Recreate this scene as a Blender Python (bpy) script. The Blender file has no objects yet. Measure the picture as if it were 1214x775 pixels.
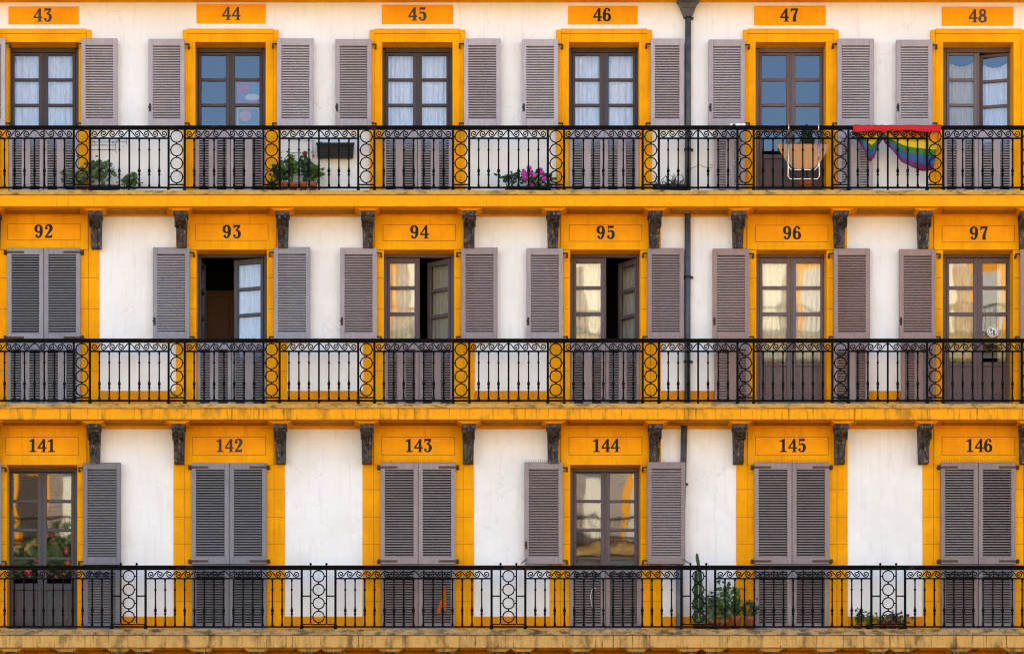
import bpy, bmesh, math, random
from mathutils import Vector, Matrix
random.seed(7)
PI = math.pi
S = bpy.context.scene
C = S.collection

# ------------------------------------------------------------------ metric frame
PXM = 76.0            # photo pixels per metre on the wall plane (y = 0)
DIST = 57.0           # camera to wall
CX, CY = 480.0, 1250.0
XC = (CX - 607.0) / PXM
ZC = 1.6
def sc(y): return (DIST + y) / DIST
def X(px, y=0.0): return XC + (px - CX) / PXM * sc(y)
def Z(py, y=0.0): return ZC + (CY - py) / PXM * sc(y)
def L(n, y=0.0): return n / PXM * sc(y)

# ------------------------------------------------------------------ materials
class NT:
    def __init__(s, name):
        s.m = bpy.data.materials.new(name); s.m.use_nodes = True
        s.t = s.m.node_tree; s.t.nodes.clear()
        s.out = s.n('ShaderNodeOutputMaterial')
        s.geo = s.n('ShaderNodeNewGeometry'); s.pos = s.geo.outputs['Position']
    def n(s, typ, **kw):
        x = s.t.nodes.new(typ)
        for k, v in kw.items(): setattr(x, k, v)
        return x
    def l(s, a, b): s.t.links.new(a, b)
    def scaled(s, v):
        m = s.n('ShaderNodeVectorMath', operation='MULTIPLY'); s.l(s.pos, m.inputs[0]); m.inputs[1].default_value = v
        return m.outputs[0]
    def noise(s, scale, detail=4, rough=.55, stretch=None, dist=0):
        x = s.n('ShaderNodeTexNoise'); x.inputs['Scale'].default_value = scale
        x.inputs['Detail'].default_value = detail; x.inputs['Roughness'].default_value = rough
        x.inputs['Distortion'].default_value = dist
        s.l(s.scaled(stretch) if stretch else s.pos, x.inputs['Vector'])
        return x.outputs[0]
    def ramp(s, fac, a, b, ca=0.0, cb=1.0):
        x = s.n('ShaderNodeMapRange'); x.interpolation_type = 'SMOOTHSTEP'
        s.l(fac, x.inputs[0]); x.inputs[1].default_value = a; x.inputs[2].default_value = b
        x.inputs[3].default_value = ca; x.inputs[4].default_value = cb
        return x.outputs[0]
    def mul(s, a, b):
        x = s.n('ShaderNodeMath', operation='MULTIPLY'); s.l(a, x.inputs[0])
        if isinstance(b, float): x.inputs[1].default_value = b
        else: s.l(b, x.inputs[1])
        return x.outputs[0]
    def mix(s, fac, a, b):
        x = s.n('ShaderNodeMix', data_type='RGBA')
        s.l(fac, x.inputs[0])
        for i, c in ((6, a), (7, b)):
            if isinstance(c, tuple): x.inputs[i].default_value = (*c, 1)
            else: s.l(c, x.inputs[i])
        return x.outputs[2]
    def finish(s, col, rough=.8, bump=None, bstr=.3, bdist=.01, metal=0.0, spec=.3):
        p = s.n('ShaderNodeBsdfPrincipled')
        if isinstance(col, tuple): p.inputs['Base Color'].default_value = (*col, 1)
        else: s.l(col, p.inputs['Base Color'])
        if isinstance(rough, float): p.inputs['Roughness'].default_value = rough
        else: s.l(rough, p.inputs['Roughness'])
        p.inputs['Metallic'].default_value = metal
        p.inputs['Specular IOR Level'].default_value = spec
        if bump is not None:
            b = s.n('ShaderNodeBump'); b.inputs['Strength'].default_value = bstr; b.inputs['Distance'].default_value = bdist
            s.l(bump, b.inputs['Height']); s.l(b.outputs[0], p.inputs['Normal'])
        s.l(p.outputs[0], s.out.inputs[0]); s.p = p
        return s.m

def m_plaster():
    t = NT('white_plaster')
    a = t.noise(1.1, 5, .6); b = t.noise(7, 5, .65); st = t.noise(3.5, 4, .6, (4, 1, .35))
    c = t.mix(t.ramp(a, .35, .7), (.83, .805, .735), (.765, .735, .66))
    c = t.mix(t.mul(t.ramp(st, .50, .75), .38), c, (.60, .55, .48))
    c = t.mix(t.mul(t.ramp(b, .57, .76), .40), c, (.60, .56, .50))
    pt = t.noise(.55, 3, .5, None, 1.5)
    c = t.mix(t.mul(t.ramp(pt, .54, .57), .16), c, (.66, .62, .55))
    vo = t.n('ShaderNodeTexVoronoi', feature='DISTANCE_TO_EDGE'); vo.inputs['Scale'].default_value = .55
    wob = t.n('ShaderNodeVectorMath', operation='ADD'); nz = t.n('ShaderNodeTexNoise'); nz.inputs['Scale'].default_value = 2.2; nz.inputs['Detail'].default_value = 5; t.l(t.pos, nz.inputs['Vector'])
    t.l(t.pos, wob.inputs[0]); t.l(nz.outputs['Color'], wob.inputs[1]); t.l(wob.outputs[0], vo.inputs['Vector'])
    c = t.mix(t.mul(t.ramp(vo.outputs['Distance'], .0, .006, 1.0, 0.0), t.ramp(t.noise(.8, 2), .48, .6, 0.0, .30)), c, (.42, .37, .31))
    return t.finish(c, .9, t.noise(60, 5, .7), .25, .006)

def m_yellow(name, base, dark, amount=.5, joints=False):
    t = NT(name)
    a = t.noise(1.6, 5, .6); b = t.noise(9, 6, .7); st = t.noise(3, 5, .6, (5, 1, .4)); hz = t.noise(4, 4, .6, (.5, 1, 8))
    c = t.mix(t.ramp(a, .35, .68), base, (base[0] * .84, base[1] * .80, base[2]))
    c = t.mix(t.mul(t.ramp(hz, .5, .75), .28), c, tuple(min(1, x * 1.1) for x in base))
    c = t.mix(t.mul(t.ramp(st, .5, .8), amount), c, dark)
    c = t.mix(t.mul(t.ramp(b, .62, .78), amount), c, dark)
    return t.finish(c, .85, t.noise(45, 5, .7), .3, .006, 0.0, .12)

def m_dirty_stone(name, base, grime, lo=.42, hi=.62):
    t = NT(name)
    a = t.noise(5, 6, .7, (1, 1, 2.5)); b = t.noise(1.5, 4, .6); d = t.noise(30, 4, .7)
    c = t.mix(t.ramp(d, .3, .7), base, tuple(x * .72 for x in base))
    c = t.mix(t.mul(t.ramp(a, lo, hi), t.ramp(b, .3, .6, .45, 1.0)), c, grime)
    return t.finish(c, .92, t.noise(35, 6, .75), .5, .012)

def m_fascia(name, base, dark, amt):
    t = NT(name)
    a = t.noise(2.5, 5, .65, (2.2, 1, .7)); b = t.noise(14, 5, .7); st = t.noise(6, 4, .6, (5, 1, .25))
    pale = tuple(min(1, x * 1.08 + .004) for x in base)
    c = t.mix(t.ramp(b, .35, .7), base, pale)
    c = t.mix(t.mul(t.ramp(a, .48, .72), amt), c, dark)
    c = t.mix(t.mul(t.ramp(st, .55, .72), amt), c, tuple(x * .5 for x in dark))
    return t.finish(c, .88, t.noise(40, 5, .7), .35, .008, 0.0, .12)

def m_paint_wood(name, base, rough=.62):
    t = NT(name)
    g = t.noise(9, 5, .65, (6, 6, .5)); a = t.noise(2.2, 4, .6); f = t.noise(40, 3, .6)
    c = t.mix(t.ramp(g, .3, .75), base, tuple(x * .78 for x in base))
    c = t.mix(t.mul(t.ramp(a, .45, .75), .45), c, tuple(x * .68 for x in base))
    c = t.mix(t.mul(t.ramp(f, .62, .8), .3), c, tuple(min(1, x * 1.5) for x in base))
    oi = t.n('ShaderNodeObjectInfo'); hsv = t.n('ShaderNodeHueSaturation'); t.l(c, hsv.inputs['Color'])
    t.l(t.ramp(oi.outputs['Random'], 0, 1, .86, 1.08), hsv.inputs['Value']); t.l(t.ramp(oi.outputs['Random'], 0, 1, 1.15, .85), hsv.inputs['Saturation'])
    return t.finish(hsv.outputs[0], rough, g, .18, .004)

def m_iron():
    t = NT('wrought_iron')
    a = t.noise(5, 5, .7); f = t.noise(40, 3)
    c = t.mix(t.ramp(f, .3, .7), (.003, .0026, .0024), (.006, .0052, .0046))
    c = t.mix(t.mul(t.ramp(a, .56, .70), .55), c, (.075, .030, .012))
    return t.finish(c, .7, f, .2, .003, 0.0, .06)

def m_plain(name, base, rough=.7, var=.8, scale=14, metal=0.0, spec=.3, bump=.2):
    t = NT(name); n = t.noise(scale, 5, .6)
    return t.finish(t.mix(t.ramp(n, .3, .7), base, tuple(x * var for x in base)), rough, n, bump, .004, metal, spec)

def m_bracket():
    t = NT('weathered_bracket')
    a = t.noise(14, 6, .7, (1, 1, .6)); b = t.noise(21, 5, .72, (1.4, 1, .7))
    c = t.mix(t.ramp(a, .35, .65), (.016, .012, .010), (.09, .072, .06))
    c = t.mix(t.ramp(b, .56, .64), c, (.27, .215, .155))
    return t.finish(c, .85, b, .7, .015)

def m_glass():
    t = NT('window_glass')
    tr = t.n('ShaderNodeBsdfTransparent'); tr.inputs[0].default_value = (.96, .97, .97, 1)
    gl = t.n('ShaderNodeBsdfGlossy'); gl.inputs['Roughness'].default_value = .015
    gl.inputs['Color'].default_value = (.90, .96, 1, 1)
    b = t.n('ShaderNodeBump'); b.inputs['Strength'].default_value = .038; b.inputs['Distance'].default_value = .02
    t.l(t.noise(2.0, 1, .4), b.inputs['Height']); t.l(b.outputs[0], gl.inputs['Normal'])
    mx = t.n('ShaderNodeMixShader')
    lw = t.n('ShaderNodeLayerWeight'); lw.inputs[0].default_value = .5
    pw = t.n('ShaderNodeMath', operation='POWER'); t.l(lw.outputs['Facing'], pw.inputs[0]); pw.inputs[1].default_value = 4.0
    ma = t.n('ShaderNodeMath', operation='MULTIPLY_ADD'); t.l(pw.outputs[0], ma.inputs[0]); ma.inputs[1].default_value = .85; ma.inputs[2].default_value = .095
    bf = t.n('ShaderNodeMath', operation='SUBTRACT'); bf.inputs[0].default_value = 1.0; t.l(t.geo.outputs['Backfacing'], bf.inputs[1])
    t.l(t.mul(ma.outputs[0], bf.outputs[0]), mx.inputs[0]); t.l(tr.outputs[0], mx.inputs[1]); t.l(gl.outputs[0], mx.inputs[2])
    t.l(mx.outputs[0], t.out.inputs[0])
    return t.m

def m_curtain(name, base, trans=.35):
    t = NT(name)
    w = t.noise(22, 3, .5, (3, 1, .3)); lace = t.noise(55, 3, .6)
    c = t.mix(t.ramp(w, .3, .7), base, tuple(x * .8 for x in base))
    c = t.mix(t.mul(t.ramp(lace, .5, .7), .35), c, tuple(x * .6 for x in base))
    d = t.n('ShaderNodeBsdfDiffuse'); t.l(c, d.inputs[0])
    r = t.n('ShaderNodeBsdfTranslucent'); t.l(c, r.inputs[0])
    mx = t.n('ShaderNodeMixShader'); mx.inputs[0].default_value = trans
    t.l(d.outputs[0], mx.inputs[1]); t.l(r.outputs[0], mx.inputs[2]); t.l(mx.outputs[0], t.out.inputs[0])
    return t.m

def m_leaf(name, base):
    t = NT(name); n = t.noise(24, 3); k = t.noise(5, 3)
    c = t.mix(t.ramp(n, .3, .7), base, tuple(x * .5 for x in base))
    c = t.mix(t.mul(t.ramp(k, .5, .7), .5), c, (base[0] * 1.9, base[1] * 1.5, base[2] * .9))
    return t.finish(c, .5, n, .1, .003)

M = dict(
    plaster=m_plaster(),
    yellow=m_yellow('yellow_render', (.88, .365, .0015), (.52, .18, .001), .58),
    yellow_step=m_yellow('yellow_step', (.88, .325, .0015), (.52, .15, .001), .5),
    yellow_sign=m_yellow('yellow_sign', (.92, .355, .003), (.66, .20, .002), .35),
    joint=m_plain('dark_joint', (.34, .125, .006)),
    fascia=m_fascia('fascia_yellow', (.90, .34, .002), (.60, .21, .008), .28),
    fascia_mid=m_fascia('fascia_worn_yellow', (.82, .325, .006), (.30, .15, .02), .85),
    fascia_low=m_fascia('fascia_faded_ochre', (.55, .315, .085), (.14, .08, .035), .95),
    soffit=m_yellow('soffit_shade_ochre', (.50, .19, .006), (.24, .08, .003), .6),  # shade under the slabs put into a browner tone than the trim
    stone=m_dirty_stone('stone_lip', (.60, .34, .07), (.09, .065, .03), .46, .68),
    stone_low=m_dirty_stone('stone_lip_grey', (.46, .29, .11), (.06, .047, .03), .42, .62),
    skirt=m_yellow('ochre_skirting', (.78, .29, .003), (.42, .15, .006), .6),
    iron=m_iron(), bracket=m_bracket(), glass=m_glass(),
    sh1=m_paint_wood('shutter_pale_mauve', (0.44, 0.37, 0.355)),
    sh2a=m_paint_wood('shutter_blue_grey', (0.3, 0.275, 0.28)),
    sh2b=m_paint_wood('shutter_mauve_grey', (0.32, 0.25, 0.235)),
    sh2c=m_paint_wood('shutter_brown_mauve', (0.33, 0.225, 0.19)),
    sh3a=m_paint_wood('shutter_slate_grey', (0.22, 0.205, 0.208)),
    sh3b=m_paint_wood('shutter_plum_grey', (0.29, 0.225, 0.205)),
    dr1=m_paint_wood('door_dark_umber', (0.062, 0.047, 0.043), .5),
    dr2=m_paint_wood('door_mauve_brown', (0.145, 0.1, 0.093), .5),
    dr3=m_paint_wood('door_slate', (0.068, 0.062, 0.066), .5),
    dr4=m_paint_wood('door_plum', (0.115, 0.085, 0.086), .5),
    rust=m_plain('rusty_iron', (.12, .06, .035), .8, .4, 60),
    blk=m_plain('black_iron', (.012, .011, .011), .5),
    pipe=m_plain('zinc_pipe_dark', (.085, .083, .085), .5, .6, 9),
    pipe2=m_plain('zinc_pipe_grey', (.17, .18, .195), .5, .65, 9),
    ink=m_plain('black_lettering', (.012, .011, .012), .7),
    ink_f=m_yellow('faded_lettering', (.065, .055, .055), (.22, .13, .06), .75),
    dark=m_plain('room_shade_plaster', (.055, .04, .03), .9),  # darkness of the rooms put into the wall colour
    darkest=m_plain('deep_shade_black', (.03, .024, .02), .9),  # near black: darkness of ceilings and arcade put into the colour
    brown=m_plain('brown_interior_door', (.16, .085, .045), .7),
    cw=m_curtain('white_curtain', (.80, .83, .88)),
    cl=m_curtain('lace_curtain', (.84, .86, .88)),
    cc=m_curtain('cream_curtain', (.86, .76, .50)),
    cg=m_curtain('gold_curtain', (.90, .66, .26)),
    cb=m_curtain('beige_curtain', (.55, .42, .24)),
    cy=m_curtain('grey_cream_curtain', (.55, .52, .40)),
    leaf=m_leaf('geranium_leaf', (.075, .15, .022)),
    leaf2=m_leaf('dark_leaf', (.028, .065, .018)),
    leaf3=m_leaf('pale_leaf', (.11, .17, .06)),
    leafd=m_leaf('dry_leaf', (.09, .075, .035)),
    cactus=m_leaf('cactus_skin', (.035, .068, .018)),
    terra=m_plain('terracotta', (.34, .10, .040), .85, .7, 18),
    plastic=m_plain('black_plastic', (.007, .0065, .006), .6),
    soil=m_plain('soil', (.03, .02, .012), .95),
    pink=m_plain('magenta_petal', (.80, .06, .58), .6, .7, 40),
    redp=m_plain('crimson_petal', (.42, .015, .05), .6, .7, 40),
    tan=m_paint_wood('tan_plywood', (.56, .27, .08), .5),
    chrome=m_plain('chrome_tube', (.75, .68, .58), .25, .9, 10, 1.0, .5, 0.0),
    orange=m_plain('orange_cloth', (.46, .10, .008), .8),
    white=m_plain('white_paint', (.78, .76, .72), .5, .92),
    wire=m_plain('galvanised_wire', (.12, .11, .10), .5),
    f_red=m_plain('flag_red', (.50, .012, .014), .8, .85, 12), f_or=m_plain('flag_orange', (.72, .20, .012), .8, .9, 12),
    f_ye=m_plain('flag_yellow', (.72, .50, .016), .8, .9, 12), f_gr=m_plain('flag_green', (.05, .17, .025), .8, .85, 12),
    f_bl=m_plain('flag_blue', (.035, .10, .23), .8, .85, 12), f_pu=m_plain('flag_purple', (.15, .022, .10), .8, .85, 12),
    p_red=m_plain('poster_dimmed_red', (.20, .02, .05), .6), p_blue=m_plain('poster_dimmed_blue', (.03, .085, .17), .6), p_white=m_plain('poster_dimmed_white', (.30, .30, .30), .6),  # print colours darkened for the dimness behind the glass
    p_yel=m_plain('poster_dimmed_yellow', (.24, .19, .06), .6), p_pink=m_plain('poster_dimmed_pink', (.26, .13, .12), .6),  # darkened for the dim pane like the colours above
    far_plaster=m_plain('sunlit_plaster', (.78, .75, .70), .9, .92, .6, bump=0.0),
    ground=m_plain('paving', (.115, .09, .06), .9, .75, 3),
)

# ------------------------------------------------------------------ mesh builder
class MB:
    def __init__(s): s.v = []; s.f = []; s.mi = []; s.cur = 0; s.sm = []
    def add(s, vs, fs, smooth=False):
        o = len(s.v); s.v += [tuple(p) for p in vs]
        for f in fs: s.f.append([o + i for i in f]); s.mi.append(s.cur); s.sm.append(smooth)
    def box(s, x0, x1, y0, y1, z0, z1):
        vs = [(x, y, z) for x in (x0, x1) for y in (y0, y1) for z in (z0, z1)]
        s.add(vs, [(0, 1, 3, 2), (4, 6, 7, 5), (0, 4, 5, 1), (2, 3, 7, 6), (0, 2, 6, 4), (1, 5, 7, 3)])
    def pbox(s, a, b, t, bt, yf, yb):           # photo-scale extents read on the front plane yf
        s.box(X(a, yf), X(b, yf), yf, yb, Z(bt, yf), Z(t, yf))
    def hull(s, front, back):                   # two equal-length loops -> closed prism
        n = len(front)
        s.add(list(front) + list(back), [tuple(range(n)), tuple(range(2 * n - 1, n - 1, -1))] +
              [(i, i + n, (i + 1) % n + n, (i + 1) % n) for i in range(n)])
    def tube(s, pts, r, n=6, closed=False, smooth=True):
        P = [Vector(p) for p in pts]; m = len(P)
        R = r if isinstance(r, (list, tuple)) else [r] * m
        rings = []; nrm = None
        for i in range(m):
            if closed: t = P[(i + 1) % m] - P[i - 1]
            else: t = P[min(i + 1, m - 1)] - P[max(i - 1, 0)]
            if t.length < 1e-9: t = Vector((0, 0, 1))
            t.normalize()
            if nrm is None:
                nrm = t.cross(Vector((0, 1, 0)))
                if nrm.length < .2: nrm = t.cross(Vector((1, 0, 0)))
            nrm = nrm - t * nrm.dot(t); nrm.normalize(); b = t.cross(nrm)
            rings.append([P[i] + (nrm * math.cos(2 * PI * k / n) + b * math.sin(2 * PI * k / n)) * R[i] for k in range(n)])
        fs = []
        for i in range(m if closed else m - 1):
            j = (i + 1) % m
            for k in range(n): fs.append((i * n + k, i * n + (k + 1) % n, j * n + (k + 1) % n, j * n + k))
        if not closed: fs += [tuple(range(n - 1, -1, -1)), tuple((m - 1) * n + k for k in range(n))]
        s.add([p for r_ in rings for p in r_], fs, smooth)
    def lathe(s, prof, c, n=10, smooth=True):   # prof [(r, z)]
        vs = [(c[0] + r * math.cos(2 * PI * k / n), c[1] + r * math.sin(2 * PI * k / n), c[2] + z) for r, z in prof for k in range(n)]
        m = len(prof)
        fs = [(i * n + k, i * n + (k + 1) % n, (i + 1) * n + (k + 1) % n, (i + 1) * n + k) for i in range(m - 1) for k in range(n)]
        fs += [tuple(range(n - 1, -1, -1)), tuple((m - 1) * n + k for k in range(n))]
        s.add(vs, fs, smooth)
    def grid(s, fn, nu, nv, smooth=True):
        vs = [fn(i / nu, j / nv) for j in range(nv + 1) for i in range(nu + 1)]
        w = nu + 1
        s.add(vs, [(j * w + i, j * w + i + 1, (j + 1) * w + i + 1, (j + 1) * w + i) for j in range(nv) for i in range(nu)], smooth)
    def rot(s, start, pivot, ang):              # turn vertices added since start about a vertical axis
        ca, sa = math.cos(ang), math.sin(ang)
        for i in range(start, len(s.v)):
            x, y, z = s.v[i]; x -= pivot[0]; y -= pivot[1]
            s.v[i] = (pivot[0] + x * ca - y * sa, pivot[1] + x * sa + y * ca, z)
    def build(s, name, mat, parent=None, loc=None, bevel=0, seg=1):
        base = Vector((0, 0, 0))
        if parent is not None:
            q = parent
            while q is not None: base += q.location; q = q.parent
        lo = Vector(loc) if loc is not None else Vector((0, 0, 0)) if parent is not None else None
        if lo is None:
            xs, ys, zs = zip(*s.v)
            lo = Vector(((min(xs) + max(xs)) / 2, (min(ys) + max(ys)) / 2, min(zs)))
        off = base + (lo if parent is None else Vector((0, 0, 0)))
        me = bpy.data.meshes.new(name)
        me.from_pydata([(a - off.x, b - off.y, c - off.z) for a, b, c in s.v], [], s.f)
        for m in (mat if isinstance(mat, (list, tuple)) else [mat]): me.materials.append(m)
        me.polygons.foreach_set('material_index', s.mi)
        me.polygons.foreach_set('use_smooth', s.sm)
        bm = bmesh.new(); bm.from_mesh(me); bmesh.ops.recalc_face_normals(bm, faces=bm.faces); bm.to_mesh(me); bm.free()
        me.update()
        o = bpy.data.objects.new(name, me); C.objects.link(o)
        o.parent = parent
        o.location = lo if parent is None else (0, 0, 0)
        if bevel:
            b = o.modifiers.new('edge', 'BEVEL'); b.width = bevel; b.segments = seg; b.limit_method = 'ANGLE'
        return o

def tag(o, label=None, cat=None, group=None, kind=None):
    for k, v in (('label', label), ('category', cat), ('group', group), ('kind', kind)):
        if v: o[k] = v
    return o
def thing(name, loc, label, cat, group=None):
    o = bpy.data.objects.new(name, None); o.empty_display_size = .2; C.objects.link(o); o.location = loc
    return tag(o, label, cat, group)

# ------------------------------------------------------------------ layout read from the photo
C1 = [51.5, 273.2, 494.9, 716.2, 937.6, 1160]
C2 = [51.8, 274.6, 496.8, 717.6, 938.4, 1159.6]
C3 = [50, 271.7, 495.8, 717.8, 939, 1160]
ROWS = [
    dict(c=C1, top=50.5, dtop=58.5, num=range(43, 49), slab=(226, 231, 242.5, 244.6), rail=149.2,
         panes=[(66, 93), (96.3, 123), (126.5, 153), (156.5, 183)], panel=(188, 224)),
    dict(c=C2, top=296.3, dtop=301.5, num=range(92, 98), slab=(478.5, 484, 494.8, 497), rail=401.4,
         panes=[(312, 339), (343, 370), (374, 401), (405, 429)], panel=(434, 471)),
    dict(c=C3, top=551, dtop=555.2, num=range(141, 147), slab=(745.6, 752.5, 764.8, 767), rail=670,
         panes=[(560.6, 592), (595.5, 626), (629.7, 660), (663, 691.5)], panel=(699, 741)),
]
YS = -0.55            # slab front
YR = -0.47            # railing plane
REC = 0.30            # door recess
for R in ROWS: R['zf'] = Z(R['slab'][0], YS)         # floor height of each balcony
HW = 42.0

house = thing('apartment_building', (X(607), 0, 0), 'white plastered apartment block with yellow trim, grey louvred shutters and three tiers of balconies', 'building')

# white wall in one mesh with real openings
w = MB()
XL, XR = X(-700), X(1920); TH = .42
z_top = Z(-170)
edges = [(Z(R['top']), R['zf']) for R in ROWS]
for r, R in enumerate(ROWS):
    zt, zb = edges[r]
    z_hi = z_top if r == 0 else ROWS[r - 1]['zf']
    xs = [XL] + [v for c in R['c'] for v in (X(c - HW), X(c + HW))] + [XR]
    w.box(XL, XR, 0, TH, zt, z_hi)                            # spandrel above the openings
    for k in range(0, len(xs), 2): w.box(xs[k], xs[k + 1], 0, TH, zb, zt)
w.build('wall', M['plaster'], house)
w = MB(); zl = ROWS[2]['zf']
w.box(XL, XR, 0, TH, 5.0, zl)
for k in range(7): x = XL + (XR - XL) * k / 6; w.box(max(XL, x - .45), min(XR, x + .45), 0, TH + .3, 0, 5.0)
w.build('arcade_wall', M['yellow'], house)
w = MB(); w.box(XL, XR, 3.45, 12, 0, z_top); w.build('unseen_rear_block', M['plaster'], house)  # unseen bulk of the house, added to block the sun
w = MB()
for a in (XL, XR - .4): w.box(a + .002, a + .398, TH, 3.45, 0, z_top)
w.build('unseen_side_wall', M['plaster'], house)  # unseen ends, added to close the block against side sun
w = MB()
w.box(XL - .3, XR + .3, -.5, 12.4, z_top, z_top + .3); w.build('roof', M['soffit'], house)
# rooms behind the doors
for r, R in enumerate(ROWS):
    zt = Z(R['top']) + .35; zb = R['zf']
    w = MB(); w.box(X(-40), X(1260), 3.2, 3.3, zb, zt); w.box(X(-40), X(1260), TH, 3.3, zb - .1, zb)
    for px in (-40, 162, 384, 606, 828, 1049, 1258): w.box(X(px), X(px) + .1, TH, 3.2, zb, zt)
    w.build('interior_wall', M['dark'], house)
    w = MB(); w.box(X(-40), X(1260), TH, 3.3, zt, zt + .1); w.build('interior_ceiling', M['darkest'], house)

# ------------------------------------------------------------------ yellow surrounds, skirting, mouldings
for r, R in enumerate(ROWS):
    for i, c in enumerate(R['c']):
        t = R['top']; zf = R['zf']
        m = MB()
        def jamb(a, b, y, top): m.box(X(a, y), X(b, y), y, REC + .02, zf, Z(top, y))
        if r == 0:
            for s in (-1, 1):
                a, b = sorted((c + s * (HW - .3), c + s * 51)); jamb(a, b, -.03, t - 7)
                a, b = sorted((c + s * 51, c + s * 56.6)); jamb(a, b, -.055, t - 15)
            m.box(X(c - 51), X(c + 51), -.0555, .06, Z(t - 9.5), Z(t - 15.2))
            m.box(X(c - 51), X(c + 51), -.0335, REC + .02, Z(t + .3), Z(t - 9.5))
        else:
            hi = R['top'] - 45 if r == 1 else R['top'] - 47
            for s in (-1, 1):
                a, b = sorted((c + s * (HW - .3), c + s * 53)); jamb(a, b, -.035, t)
                a, b = sorted((c + s * 53.2, c + s * 66)); jamb(a, b, -.02, hi + 2)
            m.box(X(c - 53), X(c + 53), -.0365, REC + .02, Z(t + .3), Z(hi + 2))
        m.build('door_surround', M['yellow'], house, bevel=.006, seg=2)
        # masonry joints
        m = MB()
        ys = {0: (), 1: (329.5, 366, 440), 2: (580, 612.5, 644.5, 680, 712)}[r]
        for s in (-1, 1):
            for y in ys:
                a, b = sorted((c + s * (HW + .4), c + s * 53)); m.pbox(a, b, y - .28, y + .28, -.037, -.03)
                a, b = sorted((c + s * 53.4, c + s * 65.6)); m.pbox(a, b, y - .28, y + .28, -.022, -.015)
            if r: m.box(X(c + s * 53.1) - .004, X(c + s * 53.1) + .004, -.0215, -.01, zf, Z(t - 2))
        if ys: m.build('masonry_joint', M['joint'], house)
    cc = R['c']
    m = MB()
    off = {1: 14, 2: 12.5}.get(r)
    ends = [(-700, cc[0] - 66)] + [(cc[k] + 66, cc[k + 1] - 66) for k in range(5)] + [(cc[5] + 66, 1920)]
    if r:
        top = 463.3 if r == 1 else 730.5
        for a, b in ends:
            m = MB(); m.box(X(a) + .002, X(b) - .002, -.016, .02, R['zf'], Z(top)); m.build('skirting', M['skirt'], house, bevel=.004)

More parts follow.
